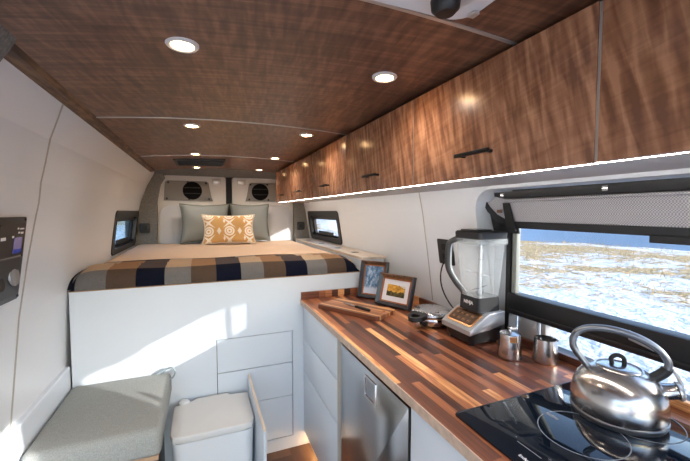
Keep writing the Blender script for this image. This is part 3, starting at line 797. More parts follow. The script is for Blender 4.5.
fg = thing('fridge', 'stainless steel undercounter fridge below the middle of the counter', 'fridge', (.9, 1.17, 0))
obj('body', bx(.612, 1.15, .89, 1.462, .05, .905), M['black'], fg)
fd = obj('door', prism(rrect(.893, 1.456, .07, .888, .006), FX, FXC - .002, .608, bev=.002), M['steel_fridge'], fg, smooth=40)
ho, hi_ = rrect(1.113, 1.205, .775, .862, .006), rrect(1.121, 1.197, .783, .854, .005)
obj('handle_frame', frame_prism(ho, hi_, FX, FXC - .006, FXC - .0015), M['chrome'], fd, smooth=40, label='chrome rim of the recessed handle')
obj('handle_recess', prism(hi_, FX, FXC - .003, FXC - .0025), M['steel_fridge'], fd)
obj('door_edge', bx(FXC - .0035, FXC + .01, .887, .893, .07, .888), M['black_metal'], fd)

kb = thing('base_cabinet', 'plain white kitchen base cabinet under the cooktop, right of the fridge', 'cabinet', (.9, .28, 0))
obj('body', bx(.60, 1.15, -.3, .884, .09, .912), M['dark_gap'], kb)
obj('door', bx(FXC, FXC + .018, -.3, .884, .092, .9125, bev=.0012), M['white'], kb, smooth=40)
obj('toe_board', bx(.66, .675, -.3, .884, 0, .088), M['white'], kb)

ct = thing('countertop', 'walnut butcher-block countertop with low upstand along bed and wall', 'countertop', (.88, .9, .915))
obj('slab', prism([(.562, -.32), (1.197, -.32), (1.197, .103), (1.228, .103), (1.228, 1.217), (1.197, 1.217), (1.197, F - .002), (.562, F - .002)], FZ, .915, C, bev=.0015), M['counter'], ct)
obj('front_edge', bx(.5585, .563, -.32, F - .002, .9155, C - .0008), M['counter_edge'], ct, label='front edge, glancing sheen painted in as a paler tone')
obj('upstand', bx(.5625, 1.18, F - .018, F - .0025, C + .0005, .99, bev=.0015), M['splash'], ct)
obj('upstand', bx(1.181, 1.1965, 1.22, F - .0185, C + .0005, .984, bev=.0015), M['splash_side'], ct)
obj('upstand', bx(1.210, 1.228, .104, 1.216, C + .0005, .972, bev=.0015), M['splash_side'], ct)

# cooktop
cook = thing('cooktop', 'black glass two-ring induction cooktop set in the counter under the kettle', 'cooktop', (.88, .58, C))
obj('glass', prism(rrect(.617, 1.132, .15, .736, .008), FZ, C + .0005, C + .006, bev=.0015), M['cook_glass'], cook, smooth=40)
def ring(cx_, cy_, r, w=.0011): return lathe([(r - w, 0), (r + w, 0), (r + w, .0003), (r - w, .0003), (r - w, 0)], (cx_, cy_, C + .0061), n=72)
obj('ring_mark', ring(.848, .548, .094), M['mark'], cook); obj('ring_mark', ring(1.035, .535, .098), M['mark'], cook)
Zm = C + .0063
obj('slider_mark', bx(.6765, .6785, .522, .585, Zm - .0002, Zm + .0001), M['mark'], cook)
obj('symbol', text_mesh('+', .016, mtx((0, -1, 0), (1, 0, 0), (0, 0, 1), (.690, .512, Zm)), .0001), M['mark'], cook)
obj('symbol', text_mesh('-', .016, mtx((0, -1, 0), (1, 0, 0), (0, 0, 1), (.690, .598, Zm)), .0001), M['mark'], cook)
obj('symbol', ring(.697, .480, .0095, .0007), M['mark'], cook)
obj('lettering', text_mesh('induction', .013, mtx((0, -1, 0), (1, 0, 0), (0, 0, 1), (.643, .525, Zm)), .0001, True), M['mark_white'], cook)
obj('stripe_mark', bx(.842, .852, .608, .640, Zm - .0002, Zm + .0001), M['mark'], cook)

# kettle
kx, ky = 1.02, .57; kz = C + .0066
kt = thing('kettle', 'brushed steel whistling kettle standing on the black cooktop', 'kettle', (kx, ky, kz))
kd = Vector((.66, -.75, 0)).normalized()
kp = lambda a, h: Vector((kx, ky, kz + h)) + kd * a
prof = [(0, .001), (.085, 0), (.099, .004), (.104, .012), (.1055, .022), (.1060, .034), (.1050, .052), (.1010, .072), (.0935, .091), (.082, .107), (.067, .119), (.054, .126), (.051, .1245), (.047, .126), (0, .126)]
obj('body', lathe(prof, (kx, ky, kz), n=64), M['steel'], kt, smooth=50)
obj('base_ring', lathe([(.097, 0), (.1035, .0), (.1065, .006), (.1065, .012), (.104, .0135)], (kx, ky, kz), n=64), M['grey_metal'], kt, smooth=50)
lid = obj('lid', lathe([(.050, .1255), (.048, .129), (.035, .1325), (.018, .135), (0, .1355)], (kx, ky, kz), n=48), M['steel'], kt, smooth=50)
kk = spline([kp(-.014, .133), kp(-.016, .148), kp(-.004, .158), kp(.010, .152), kp(.013, .133)], 6)
obj('lid_knob', tube(kk, .0055, 10), M['black_rubber'], lid, smooth=60)
hs = spline([kp(-.068, .116), kp(-.086, .140), kp(-.103, .170), kp(-.098, .203), kp(-.070, .222), kp(-.02, .226), kp(.035, .214), kp(.078, .190), kp(.100, .160), kp(.098, .138), kp(.083, .120), kp(.062, .104)], 7)
side = Vector((-kd.y, kd.x, 0))
hnd = obj('handle', tube(hs, .0085, 14, up=side, flat=1.25), M['grey_metal'], kt, smooth=60)
obj('handle_inset', tube([p + Vector((0, 0, -.0015)) for p in hs[8:52]], .0088, 14, up=side, flat=.9), M['black'], hnd, smooth=60)
obj('handle_socket', tube(hs[-16:], [.0125] * 16, 12), M['black'], hnd, smooth=60)
s0, s1 = kp(.072, .074), kp(.120, .087)
sd = (s1 - s0).normalized(); L_ = (s1 - s0).length
spt = obj('spout', lathe([(.034, 0), (.026, .014), (.0205, .028), (.0195, L_ - .004), (.0205, L_), (.017, L_), (.016, L_ - .02), (0, L_ - .02)], s0, n=32, axis=sd), M['steel'], kt, smooth=50)
cpp = s1 + sd * .002
obj('whistle_cap', lathe([(0, .012), (.014, .0115), (.022, .007), (.0235, 0), (0, 0)], cpp, n=28, axis=sd), M['silver'], spt, smooth=50)
lv = spline([hs[-24] + Vector((0, 0, .0)), kp(.116, .132), kp(.126, .112), cpp + sd * .008 + Vector((0, 0, .012))], 6)
obj('whistle_lever', tube(lv, .004, 8), M['silver'], hnd, smooth=60)

# steel creamers
def creamer(x, y, lab, lidded):
    t = thing('creamer', lab, 'pot', (x, y, C), group='small steel pots by the window')
    h = .086
    obj('body', lathe([(0, .001), (.039, 0), (.0425, .003), (.043, .012), (.0395, .05), (.0365, h), (.0350, h), (.0378, .05), (.040, .012), (0, .008)], (x, y, C), n=36), M['steel'], t, smooth=40)
    dirn = Vector((.8, -.6, 0)).normalized() if not lidded else Vector((-.5, -.86, 0)).normalized()
    b = Vector((x, y, C))
    if lidded:
        li = obj('lid', lathe([(.0365, h), (.036, h + .006), (.018, h + .013), (0, h + .0145)], (x, y, C), n=32), M['steel'], t, smooth=40)
        obj('lid_knob', lathe([(.005, h + .013), (.004, h + .02), (.009, h + .026), (.006, h + .031), (0, h + .032)], (x, y, C), n=20), M['chrome'], li, smooth=40)
        obj('spoon_notch', prism(rrect(-.012, .012, h - .018, h + .002, .004), lambda u, v, d: tuple(b + dirn * d + Vector((-dirn.y, dirn.x, 0)) * u + Vector((0, 0, v))), .0365, .0395), M['copper'], t, label='copper coloured notch')
    else:
        obj('pouring_lip', lathe([(.009, -.010), (.013, .004), (.011, .004), (.006, -.008)], b + dirn * .030 + Vector((0, 0, h - .002)), n=16, axis=(dirn.x * .5, dirn.y * .5, .86)), M['steel'], t, smooth=40)
        d2 = Vector((.45, .89, 0)).normalized()
        hp = [b + d2 * .030 + Vector((0, 0, .07)), b + d2 * .042 + Vector((0, 0, .078)), b + d2 * .052 + Vector((0, 0, .066)), b + d2 * .05 + Vector((0, 0, .04)), b + d2 * .034 + Vector((0, 0, .022))]
        obj('handle', tube(spline(hp, 5), .003, 8), M['chrome'], t, smooth=60)
creamer(1.062, .962, 'lidded steel sugar pot in front of the blender, left of the open steel jug', True)
creamer(1.150, .884, 'open steel milk jug between the lidded pot and the kettle', False)

# ------------------------------------------------------------------ blender
bxc, byc = 1.072, 1.168; hf = .088
bl_ = thing('blender', 'countertop blender with clear jar and brown button panel, beside the window', 'blender', (bxc, byc, C))
x0, x1, y0, y1 = bxc - hf, bxc + hf, byc - hf, byc + hf
base = bmesh.new()
lo = rrect(x0 + .012, x1 - .004, y0 + .012, y1 - .012, .02); hi2 = rrect(x0, x1, y0, y1, .02)
a = [base.verts.new((u, v, C + .010)) for u, v in lo]; b = [base.verts.new((u, v, C + .066)) for u, v in hi2]; n = len(a)
base.faces.new(a[::-1]); base.faces.new(b)
for i in range(n): base.faces.new((a[i], a[(i+1) % n], b[(i+1) % n], b[i]))
obj('base', base, M['black'], bl_, smooth=40)
sp_ = [(x0 - .006, C + .050), (x0 - .008, C + .070), (x0 + .01, C + .080), (x0 + .075, C + .126), (x0 + .095, C + .132), (x1, C + .134), (x1, C + .080), (x0 + .09, C + .064)]
obj('housing', prism(sp_, FY, y0 - .004, y1 + .004, bev=.006, seg=3), M['silver'], bl_, smooth=50)
sl = Vector((.065, 0, .046)).normalized(); nrm = Vector((-sl.z, 0, sl.x)); o0 = Vector((x0 + .012, 0, C + .0813))
def slope(u, v, d): return tuple(o0 + Vector((0, u, 0)) + sl * v + nrm * d)
cp = obj('control_panel', prism(rrect(y0 + .012, y1 - .012, -.004, .074, .012), slope, -.002, .003, bev=.001), M['copper'], bl_, smooth=40, label='copper rimmed panel')
obj('panel_face', prism(rrect(y0 + .019, y1 - .019, .003, .067, .009), slope, .003, .0042), M['brown_panel'], cp, label='brown button face')
for i in range(4):
    for j in range(2):
        yc = y0 + .045 + .029 * i
        obj('button', prism(rrect(yc - .010, yc + .010, .012 + .026 * j, .028 + .026 * j, .003), slope, .0042, .006), M['button'], cp)
        obj('button_mark', prism([(yc - .006, .018 + .026 * j), (yc + .006, .018 + .026 * j), (yc + .006, .0205 + .026 * j), (yc - .006, .0205 + .026 * j)], slope, .006, .0063), M['copper'], cp)
for (u, v) in ((x0 + .03, y0 + .03), (x0 + .03, y1 - .03), (x1 - .03, y0 + .03), (x1 - .03, y1 - .03)):
    obj('foot', lathe([(0, 0), (.012, 0), (.011, .012), (0, .012)], (u, v, C), n=16), M['black_rubber'], bl_, smooth=40)
jx, jy = bxc + .022, byc - .012
def sect(hw, z, r, flare=0):
    return [(u, v, z) for u, v in rrect(jx - hw, jx + hw + flare, jy - hw, jy + hw, r)]
def loft(secs, cap0=True, cap1=True):
    bm = bmesh.new(); Rg = [[bm.verts.new(p) for p in s] for s in secs]; n = len(Rg[0])
    for A, B in zip(Rg, Rg[1:]):
        for i in range(n): bm.faces.new((A[i], A[(i+1) % n], B[(i+1) % n], B[i]))
    if cap0: bm.faces.new(Rg[0][::-1])
    if cap1: bm.faces.new(Rg[-1])
    return bm
zb = C + .132
col = obj('collar', loft([sect(.060, zb, .014), sect(.058, zb + .060, .014)]), M['black'], bl_, smooth=40)
obj('lettering', text_mesh('NINJA', .020, mtx((0, -1, 0), (0, 0, 1), (-1, 0, 0), (jx - .0598, jy, zb + .034)), .0006, True), M['mark_white'], col)
jar = obj('jar', loft([sect(.057, zb + .0605, .016), sect(.061, zb + .10, .018), sect(.069, zb + .22, .02), sect(.075, zb + .314, .02)], True, False), M['jar'], bl_, smooth=40, label='clear plastic jar')
for i in range(9): obj('graduation', bx(jx - .0645 - .0009 * i, jx - .0638 - .0009 * i, jy - .006, jy + .012, zb + .09 + .018 * i, zb + .0916 + .018 * i), M['mark'], jar)
obj('blade_shaft', lathe([(0, 0), (.010, 0), (.008, .20), (.004, .215), (0, .216)], (jx, jy, zb + .062), n=16), M['silver'], bl_, smooth=40)
for k in range(3):
    an = k * 2.1; z = zb + .09 + .06 * k; dv = Vector((math.cos(an), math.sin(an), .15)); sv = Vector((-math.sin(an), math.cos(an), 0))
    q = bmesh.new(); c0 = Vector((jx, jy, z))
    pts = [c0 - dv * .045, c0 + sv * .008, c0 + dv * .045, c0 - sv * .008]
    A = [q.verts.new(p) for p in pts]; B = [q.verts.new(p + Vector((0, 0, .0015))) for p in pts]
    q.faces.new(A[::-1]); q.faces.new(B)
    for i in range(4): q.faces.new((A[i], A[(i+1) % 4], B[(i+1) % 4], B[i]))
    obj('blade', q, M['blade'], bl_)
zl = zb + .3145
lidb = obj('lid', loft([sect(.078, zl - .012, .02), sect(.079, zl + .014, .02), sect(.074, zl + .020, .02)]), M['black'], bl_, smooth=40)
obj('lid_cap', prism(rrect(jx - .07, jx + .02, jy - .05, jy + .05, .012), FZ, zl + .0195, zl + .027, bev=.002), M['black_metal'], lidb, smooth=40)
obj('lid_band', frame_prism(rrect(jx - .081, jx + .081, jy - .081, jy + .081, .02), rrect(jx - .0765, jx + .0765, jy - .0765, jy + .0765, .02), FZ, zl - .034, zl - .010), M['jar'], lidb)
obj('spout', prism([(jy - .03, zl - .03), (jy + .03, zl - .03), (jy + .03, zl + .008), (jy - .03, zl + .008)], FX, jx + .080, jx + .092, bev=.002), M['jar'], jar)
hp = [(jx - .052 - a_ * .78, jy + .052 + a_ * .62, zl - q_) for a_, q_ in ((.0, .010), (.035, .022), (.056, .042), (.060, .10), (.056, .150), (.026, .205), (-.006, .245), (-.014, .272))]
hh = obj('handle', tube(spline(hp, 6), .0125, 12, up=(1, 0, 0), flat=.9), M['panel_dark'], jar, smooth=60, label='dark grey jar handle')
obj('handle_liner', tube([p + Vector((.0095, -.0075, .0)) for p in spline(hp, 6)[6:-6]], .0055, 8, up=(1, 0, 0)), M['silver'], hh, smooth=60, label='silver inner side')
cd = spline([(1.17, 1.43, 1.27), (1.15, 1.475, 1.22), (1.14, 1.48, 1.14), (1.13, 1.43, 1.07), (1.12, 1.34, 1.02), (1.14, 1.275, 1.0)], 8)
obj('power_cord', tube(cd, .0035, 8), M['black_rubber'], bl_, smooth=60)

ol = thing('wall_outlet', 'black outlet plate on the white wall behind the blender', 'outlet', (1.15, 1.46, 1.22))
obj('plate', prism(rrect(1.40, 1.515, 1.222, 1.352, .006), lambda u, v, d: (xr(v) + d, u, v), -.008, -.0005, bev=.002), M['black'], ol, smooth=40)
for z in (1.262, 1.312): obj('socket', prism(rrect(1.435, 1.48, z - .016, z + .016, .008), lambda u, v, d: (xr(v) + d, u, v), -.011, -.008), M['black_rubber'], ol)

# waffle iron
wx, wy = 1.036, 1.41
wf = thing('waffle_iron', 'round chrome waffle iron with black handle, left of the blender', 'waffle iron', (wx, wy, C))
obj('base', lathe([(0, .006), (.085, .006), (.092, .012), (.097, .034), (.095, .042), (0, .042)], (wx, wy, C), n=48), M['chrome'], wf, smooth=40)
for k in range(3): obj('foot', lathe([(0, 0), (.009, 0), (.008, .006), (0, .006)], (wx + .07 * math.cos(2.1 * k), wy + .07 * math.sin(2.1 * k), C), n=12), M['black_rubber'], wf)
obj('seam_band', lathe([(.090, .0425), (.0955, .043), (.0955, .047), (.090, .0475)], (wx, wy, C), n=48), M['copper'], wf, smooth=40, label='copper coloured band')
M['chrome_bump'] = mat('stamped_chrome', (.62, .62, .63, 1), .16, 1, bump=(55, .5, .006))
obj('lid', lathe([(0, .048), (.096, .048), (.0975, .056), (.092, .068), (.078, .075), (.04, .078), (0, .0785)], (wx, wy, C), n=48), M['chrome_bump'], wf, smooth=40)
hd_ = Vector((-.94, -.34, 0)).normalized(); hs_ = Vector((-hd_.y, hd_.x, 0)); w0 = Vector((wx, wy, C))
def hpl(u, v, d): return tuple(w0 + hd_ * u + hs_ * v + Vector((0, 0, d - (u - .09) * .12)))
outr = [(.086, -.040), (.108, -.044), (.140, -.036), (.162, -.018), (.168, .004), (.160, .026), (.138, .042), (.106, .044), (.086, .036)]
innr = [(.122, -.020), (.126, -.022), (.142, -.018), (.153, -.008), (.155, .004), (.151, .014), (.140, .022), (.126, .023), (.122, .019)]
obj('handle', frame_prism(outr, innr, hpl, .050, .070), M['black'], wf, smooth=60)
obj('latch', prism(rrect(.088, .122, -.014, .014, .004), hpl, .010, .042, bev=.002), M['chrome'], wf, smooth=40)
obj('dial', lathe([(0, .012), (.010, .012), (.012, 0)], w0 + hd_ * .094 + hs_ * .03 + Vector((0, 0, .024)), n=20, axis=hd_), M['black'], wf, smooth=40)

# ------------------------------------------------------------------ picture frames (local: x across, z up, front towards -y)
def picture_frame(lab, loc, ang, tilt, w, h, mw, matw, picm, depth=.026):
    o = bpy.data.objects.new('picture_frame', None)
    place(o, Matrix.Translation(loc) @ Matrix.Rotation(ang, 4, 'Z') @ Matrix.Rotation(tilt, 4, 'X'))
    tag(o, lab, 'picture frame', 'picture frames on the counter')
    def rect(a, z0=0): return [(-w/2 + a, z0 + a), (w/2 - a, z0 + a), (w/2 - a, h - a), (-w/2 + a, h - a)]
    # bevelled moulding, one mesh with mitred corners
    bm = bmesh.new()
    secs = [(rect(0), .0), (rect(0), -depth), (rect(.006), -depth - .004), (rect(mw), -.010), (rect(mw), 0)]
    L = [[bm.verts.new((u, d, v)) for u, v in pl_] for pl_, d in secs]
    for k in range(len(L)):
        A, B = L[k], L[(k + 1) % len(L)]
        for i in range(4):
            f = bm.faces.new((A[i], A[(i+1) % 4], B[(i+1) % 4], B[i]))
            f.material_index = 1 if i == 2 and k in (0, 1, 2) else 0
    obj('moulding', bm, [M['frame_wood'], M['frame_top']], o, local=True)
    obj('lip', frame_prism(rect(mw - .002), rect(mw + .006), lambda u, v, d: (u, d, v), -.012, -.003), M['frame_lip'], o, local=True, label='orange brown inner lip')
    if matw:
        obj('mat_board', prism(rect(mw + .004), lambda u, v, d: (u, d, v), -.005, -.003), M['mat_board'], o, local=True)
    r = rect(mw + .005 + matw); pm = prism(r, lambda u, v, d: (u, d, v), -.0065, -.005)
    obj('print', pm, picm, o, local=True)
    obj('backing', prism(rect(.004), lambda u, v, d: (u, d, v), .0005, .004), M['brown_panel'], o, local=True)
    obj('strut', prism([(-.02, .02), (.02, .02), (.015, h * .7), (-.015, h * .7)], lambda u, v, d: (u, .004 + (h * .7 - v) * .3 + d, v), 0, .004), M['black'], o, local=True)
def from_ends(a, b):
    d = Vector((b[0] - a[0], b[1] - a[1])); return math.atan2(d.y, d.x), d.length
an, w_ = from_ends((.957, 1.84), (1.055, 1.62))
picture_frame('landscape picture frame with white mat and golden hillside print, nearest the blender', (1.006, 1.73, C + .001), an, R(-17), w_, .185, .024, .030, M['pic_hill'])
an, w_ = from_ends((.924, 2.03), (1.035, 1.88))
picture_frame('upright picture frame with blue snowy forest print, partly behind the landscape frame', (.981, 1.955, C + .001), an, R(-14), w_, .235, .024, 0, M['pic_snow'])

# ------------------------------------------------------------------ cutting board and knife
a0 = Vector((.597, 1.879)); d0 = Vector((.198, -.353)); L0 = d0.length; d0.normalize()
an = math.atan2(d0.y, d0.x)
cen = a0 + d0 * L0 / 2 + Vector((-d0.y, d0.x)) * .092
cb = thing('cutting_board', 'striped walnut and maple cutting board lying on the counter under a knife', 'cutting board', (cen.x, cen.y, C), an)
bo = bmesh.new()
hw_, hl_ = .092, L0 / 2
out = rrect(-hl_, hl_, -hw_, hw_, .012, 4)
hole = [(hl_ - .034 + .014 * math.cos(2*PI*k/16), .018 + .014 * math.sin(2*PI*k/16)) for k in range(16)]
for z in (.001, .022):
    vs = []
    for loop in (out, hole):
        v_ = [bo.verts.new((p[0], p[1], z)) for p in loop]; vs.append(v_)
        for p, q in zip(v_, v_[1:] + v_[:1]): bo.edges.new((p, q))
    if z == .001: low = vs
    else: top = vs
    es = [e for e in bo.edges if abs(e.verts[0].co.z - z) < 1e-6 and abs(e.verts[1].co.z - z) < 1e-6]
    bmesh.ops.triangle_fill(bo, use_beauty=True, edges=es)
for A, B in zip(low, top):
    for i in range(len(A)): bo.faces.new((A[i], A[(i+1) % len(A)], B[(i+1) % len(A)], B[i]))
obj('board', bo, M['board'], cb, local=True)
ka, kb_ = Vector((.736, 1.84)), Vector((.806, 1.63)); kd_ = (kb_ - ka)
kn = thing('knife', 'small kitchen knife with black handle lying on the cutting board', 'knife', (ka.x, ka.y, C + .0225), math.atan2(kd_.y, kd_.x))
LK = kd_.length
obj('blade', prism([(0, .0), (.02, .007), (.05, .010), (LK * .5, .010), (LK * .5, -.007), (.02, -.003)], FZ, .004, .006), M['blade'], kn, local=True)
obj('handle', prism([(LK * .5, -.008), (LK * .5, .009), (LK * .7, .008), (LK * .95, .011), (LK, .006), (LK, -.006), (LK * .95, -.010), (LK * .7, -.007)], FZ, .0, .013, bev=.004), M['black'], kn, local=True, smooth=50)

# ------------------------------------------------------------------ left side: bench, toilet, panel, control panel
bn = thing('bench_box', 'low white wooden storage bench under the grey cushion', 'bench', (-.42, 1.83, 0))
obj('lid_board', bx(-.626, -.185, 1.567, 2.10, .478, .498), M['ply'], bn, label='plywood edged lid board')
obj('front_board', bx(-.626, -.215, 1.590, 1.606, 0, .476), M['white'], bn)
obj('side_board', bx(-.232, -.216, 1.607, 2.10, 0, .476), M['panel_dark'], bn, label='dark side board')
sg = obj('sticker', bx(-.33, -.228, 1.588, 1.5895, .425, .466), M['plastic_white'], bn, label='white sticker with blue marks')
obj('sticker_mark', bx(-.325, -.302, 1.586, 1.588, .430, .460), M['mark'], sg)
obj('sticker_mark', bx(-.297, -.274, 1.586, 1.588, .430, .460), M['dial'], sg)
obj('sticker_mark', lathe([(.006, 0), (.011, 0), (.011, .0015), (.006, .0015), (.006, 0)], (-.250, 1.588, .446), n=20, axis=(0, -1, 0)), M['blue_print'], sg)
cu = bmesh.new()
add_box(cu, -.624, -.172, 1.548, 2.108, .500, .618, bev=.026, seg=4)
bmesh.ops.subdivide_edges(cu, edges=[e for e in cu.edges if e.calc_length() > .2], cuts=8, use_grid_fill=True)
for v_ in cu.verts:
    u = max(0, 1 - ((v_.co.x + .398) / .226) ** 2) * max(0, 1 - ((v_.co.y - 1.828) / .28) ** 2)
    if v_.co.z > .56: v_.co.z += .008 * u
cs = obj('bench_cushion', cu, M['cushion'], smooth=60)
tag(cs, 'thick grey cloth cushion on the low bench at the foot of the platform', 'cushion')
pr = rrect(-.618, -.178, 1.554, 2.102, .03, 6)
obj('piping', tube([(u, v, .598) for u, v in pr] + [(pr[0][0], pr[0][1], .598)], .0045, 6, cap=False), M['cushion'], cs, smooth=60)
lp = spline([(-.235, 2.085, .615), (-.20, 2.075, .642), (-.165, 2.062, .652), (-.150, 2.05, .630), (-.162, 2.045, .606), (-.175, 2.045, .60)], 6)
obj('pull_loop', tube(lp, .011, 8, flat=.4), mat('loop_webbing', srgb(150, 164, 170), .8), cs, smooth=60, label='pale webbing pull loop')

tl = thing('portable_toilet', 'white portable toilet on the floor between bench and white panel', 'toilet', (.03, 1.92, 0))
bd = bmesh.new()
def sq(x0, x1, y0, y1, z, r): return [(u, v, z) for u, v in rrect(x0, x1, y0, y1, r)]
obj('tank', loft([sq(-.125, .200, 1.79, 2.085, 0, .04), sq(-.135, .207, 1.775, 2.088, .19, .045)]), M['plastic_white'], tl, smooth=40)
obj('seat_body', loft([sq(-.138, .209, 1.772, 2.089, .192, .045), sq(-.146, .214, 1.762, 2.09, .36, .045), sq(-.150, .217, 1.757, 2.09, .392, .045)]), M['plastic_white'], tl, smooth=40)
lidp = [(-.152, 1.80), (-.140, 1.765), (-.10, 1.752), (.165, 1.752), (.205, 1.765), (.219, 1.80), (.219, 2.06), (.212, 2.075), (.150, 2.075), (.135, 2.062), (.120, 2.062), (.112, 2.100), (-.045, 2.100), (-.055, 2.068), (-.10, 2.062), (-.145, 2.062), (-.152, 2.05)]
ld = prism(lidp, FZ, .3935, .424, bev=.006, seg=2)
for v_ in ld.verts:
    if v_.co.z > .41: v_.co.z += .008 * max(0, 1 - ((v_.co.x - .03) / .19) ** 2)
obj('lid', ld, mat('toilet_lid_white', (.66, .66, .645, 1), .42), tl, smooth=40)
obj('pump_knob', lathe([(.018, 0), (.020, .02), (.026, .024), (.027, .034), (.02, .040), (0, .041)], (-.105, 2.082, .395), n=24), M['plastic_white'], tl, smooth=40)
obj('handle_recess', bx(.0, .11, 1.7705, 1.7735, .20, .215, bev=.001), M['dial'], tl)

for ch in tl.children:
    bm = bmesh.new(); bm.from_mesh(ch.data)
    for v_ in bm.verts: v_.co.x *= 1.05; v_.co.z *= 1.026
    bm.to_mesh(ch.data); bm.free()

dp = thing('loose_panel', 'upright white panel with plywood edges standing right of the toilet', 'panel', (.24, 1.8, 0))
obj('board', bx(.2330, .2435, 1.522, 2.098, .006, .5225), M['white'], dp)
obj('edge_band', bx(.2325, .244, 1.5195, 2.0985, .5235, .5275), M['ply_light'], dp, label='pale plywood top edge')
obj('edge_band', bx(.2325, .244, 1.516, 1.5205, .004, .5230), M['white'], dp, label='white front edge')

pn = thing('control_panel', 'dark control panel with screen and dial on the left wall', 'control panel', (-.60, 1.45, 1.18))
xlf = lambda u, v, d: (xl(v) + d, u - .035, v)
obj('plate', prism(rrect(1.20, 1.605, 1.188, 1.474, .008), xlf, .0005, .012, bev=.002), M['panel_dark'], pn, smooth=40)
obj('upper_module', prism(rrect(1.42, 1.585, 1.345, 1.452, .006), xlf, .012, .018, bev=.001), M['black'], pn)
scn = obj('screen', prism(rrect(1.515, 1.568, 1.352, 1.405, .003), xlf, .018, .0195), M['screen'], pn, label='purple grey lit screen')
obj('screen_bar', prism(rrect(1.515, 1.568, 1.352, 1.366, .002), xlf, .0195, .020), M['screen_blue'], scn, label='blue bar')
for (a, b_, c_, d_) in ((1.548, 1.576, 1.431, 1.436), (1.538, 1.550, 1.418, 1.424), (1.556, 1.574, 1.416, 1.423), (1.53, 1.54, 1.432, 1.438), (1.50, 1.512, 1.405, 1.412), (1.43, 1.46, 1.40, 1.41)):
    obj('print_mark', prism([(a, c_), (b_, c_), (b_, d_), (a, d_)], xlf, .018, .0186), M['mark_white'], pn)
obj('lower_module', prism(rrect(1.42, 1.592, 1.205, 1.335, .02), xlf, .012, .017, bev=.001), M['panel_dark'], pn)
obj('groove', prism(rrect(1.42, 1.60, 1.337, 1.341, .001), xlf, .012, .0135), M['dial'], pn)
dl = obj('dial', lathe([(0, .007), (.022, .007), (.026, .005), (.032, .006), (.035, 0)], (xl(1.275) + .016, 1.508, 1.275), n=32, axis=(1, 0, .12)), M['dial'], pn, smooth=40, label='grey round dial')
obj('gauge', lathe([(0, .005), (.024, .005), (.028, 0)], (xl(1.265) + .016, 1.42, 1.262), n=32, axis=(1, 0, .12)), M['black'], pn, smooth=40)
for (y, z) in ((1.215, 1.465), (1.40, 1.465), (1.592, 1.465), (1.595, 1.34), (1.596, 1.198), (1.40, 1.198)):
    obj('screw', lathe([(0, .003), (.004, .003), (.006, 0)], (xl(z) + .012, y - .035, z), n=10, axis=(1, 0, .1)), M['black'], pn)

# warm strip under the kitchen plinth
tk = obj('plinth_light', bx(.625, .655, 1.60, 2.105, .078, .086), M['toe_led'])
tag(tk, 'warm glowing light strip in the toe space under the drawer unit', 'light strip')

# ------------------------------------------------------------------ outside
ls = Vector((.94, .34))
def gz(x, y):
    z = -.66 + .05 * math.sin(x * .7) * math.cos(y * .6)
    d = (x - 24.0) * .94 + (y - 16.3) * .34
    if d > 0 and x > 0:
        k = min(1, max(0, (75 - y) / 20)); z -= .22 * d * k
    return z
bm = bmesh.new(); NX, NY = 90, 100; Vt = []
for i in range(NX + 1):
    row = []
    for j in range(NY + 1):
        x = -60 + 120 * i / NX; y = -50 + 150 * j / NY; row.append(bm.verts.new((x, y, gz(x, y))))
    Vt.append(row)
for i in range(NX):
    for j in range(NY): bm.faces.new((Vt[i][j], Vt[i+1][j], Vt[i+1][j+1], Vt[i][j+1]))
g = struct('ground', bm, M['snow'], smooth=80)
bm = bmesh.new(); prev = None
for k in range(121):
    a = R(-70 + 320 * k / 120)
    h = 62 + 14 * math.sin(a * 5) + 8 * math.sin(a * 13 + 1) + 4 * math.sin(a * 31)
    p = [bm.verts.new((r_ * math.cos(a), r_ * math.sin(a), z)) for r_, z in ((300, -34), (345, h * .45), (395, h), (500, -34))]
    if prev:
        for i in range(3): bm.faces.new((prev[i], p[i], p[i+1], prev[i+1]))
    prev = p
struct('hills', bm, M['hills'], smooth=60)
bm = bmesh.new()
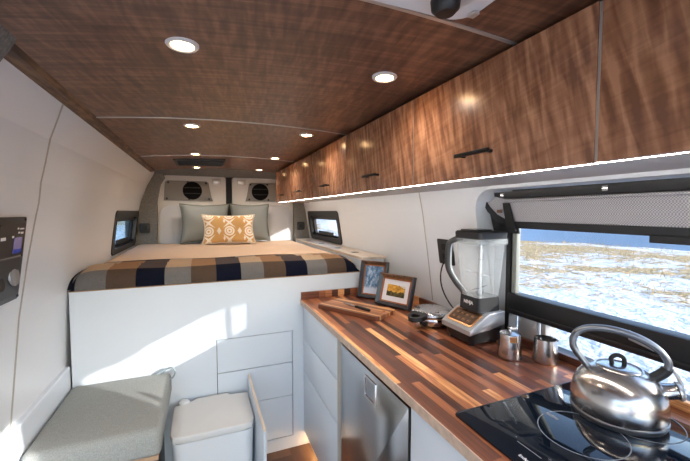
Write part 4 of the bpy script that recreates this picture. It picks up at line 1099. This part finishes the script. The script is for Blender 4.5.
for k in range(380):
    cx_ = random.uniform(11, 25.5); cy_ = cx_ * random.uniform(.25, 1.25)
    if random.random() > .25 + .75 * (cx_ / 25): continue
    for q in range(9):
        x = cx_ + random.gauss(0, .28); y = cy_ + random.gauss(0, .28); z = gz(x, y) - .02
        h = random.uniform(.06, .22); a = random.uniform(0, PI); l = random.gauss(0, .05); m_ = random.gauss(0, .05)
        w_ = .012; dx, dy = math.cos(a) * w_, math.sin(a) * w_
        v1 = bm.verts.new((x - dx, y - dy, z)); v2 = bm.verts.new((x + dx, y + dy, z)); v3 = bm.verts.new((x + l, y + m_, z + h))
        bm.faces.new((v1, v2, v3))
gr = obj('dry_grass', bm, M['straw'])
tag(gr, 'tufts of dry yellow grass poking through the snow outside', 'grass', kind='stuff')

# ------------------------------------------------------------------ sun, sky
sdir = Vector((-1.0, 1, -.435)).normalized()
su = bpy.data.lights.new('sun', 'SUN'); su.energy = 5.2; su.angle = R(.55); su.color = (1, .97, .94)
so = bpy.data.objects.new('sun', su); COL.objects.link(so); so.rotation_euler = sdir.to_track_quat('-Z', 'Y').to_euler(); so.location = (6, -6, 5)
w = bpy.data.worlds.new('sky'); SC.world = w; w.use_nodes = True; t = w.node_tree
sk = t.nodes.new('ShaderNodeTexSky'); sk.sky_type = 'NISHITA'; sk.sun_disc = False; sk.sun_elevation = R(18); sk.sun_rotation = math.atan2(.94, -1); sk.altitude = 1500; sk.air_density = 1; sk.dust_density = 2.5; sk.ozone_density = .6
t.links.new(sk.outputs[0], t.nodes['Background'].inputs[0]); t.nodes['Background'].inputs[1].default_value = .8

# ------------------------------------------------------------------ camera
cam = bpy.data.cameras.new('camera'); cam.sensor_width = 36; cam.lens = 350 / 690 * 36; cam.clip_start = .02; cam.clip_end = 2000
co = bpy.data.objects.new('camera', cam); COL.objects.link(co); co.location = (0, 0, 1.49); co.rotation_euler = (R(87), 0, R(-22.2))
SC.camera = co
SC.view_settings.view_transform = 'Standard'; SC.view_settings.look = 'None'; SC.view_settings.gamma = 1; SC.view_settings.exposure = .58
SC.view_settings.use_curve_mapping = False
SC.cycles.use_denoising = True
SC.cycles.max_bounces = 14; SC.cycles.diffuse_bounces = 8; SC.cycles.transparent_max_bounces = 16
SC.cycles.sample_clamp_indirect = 6
SC.cycles.caustics_reflective = False; SC.cycles.caustics_refractive = False
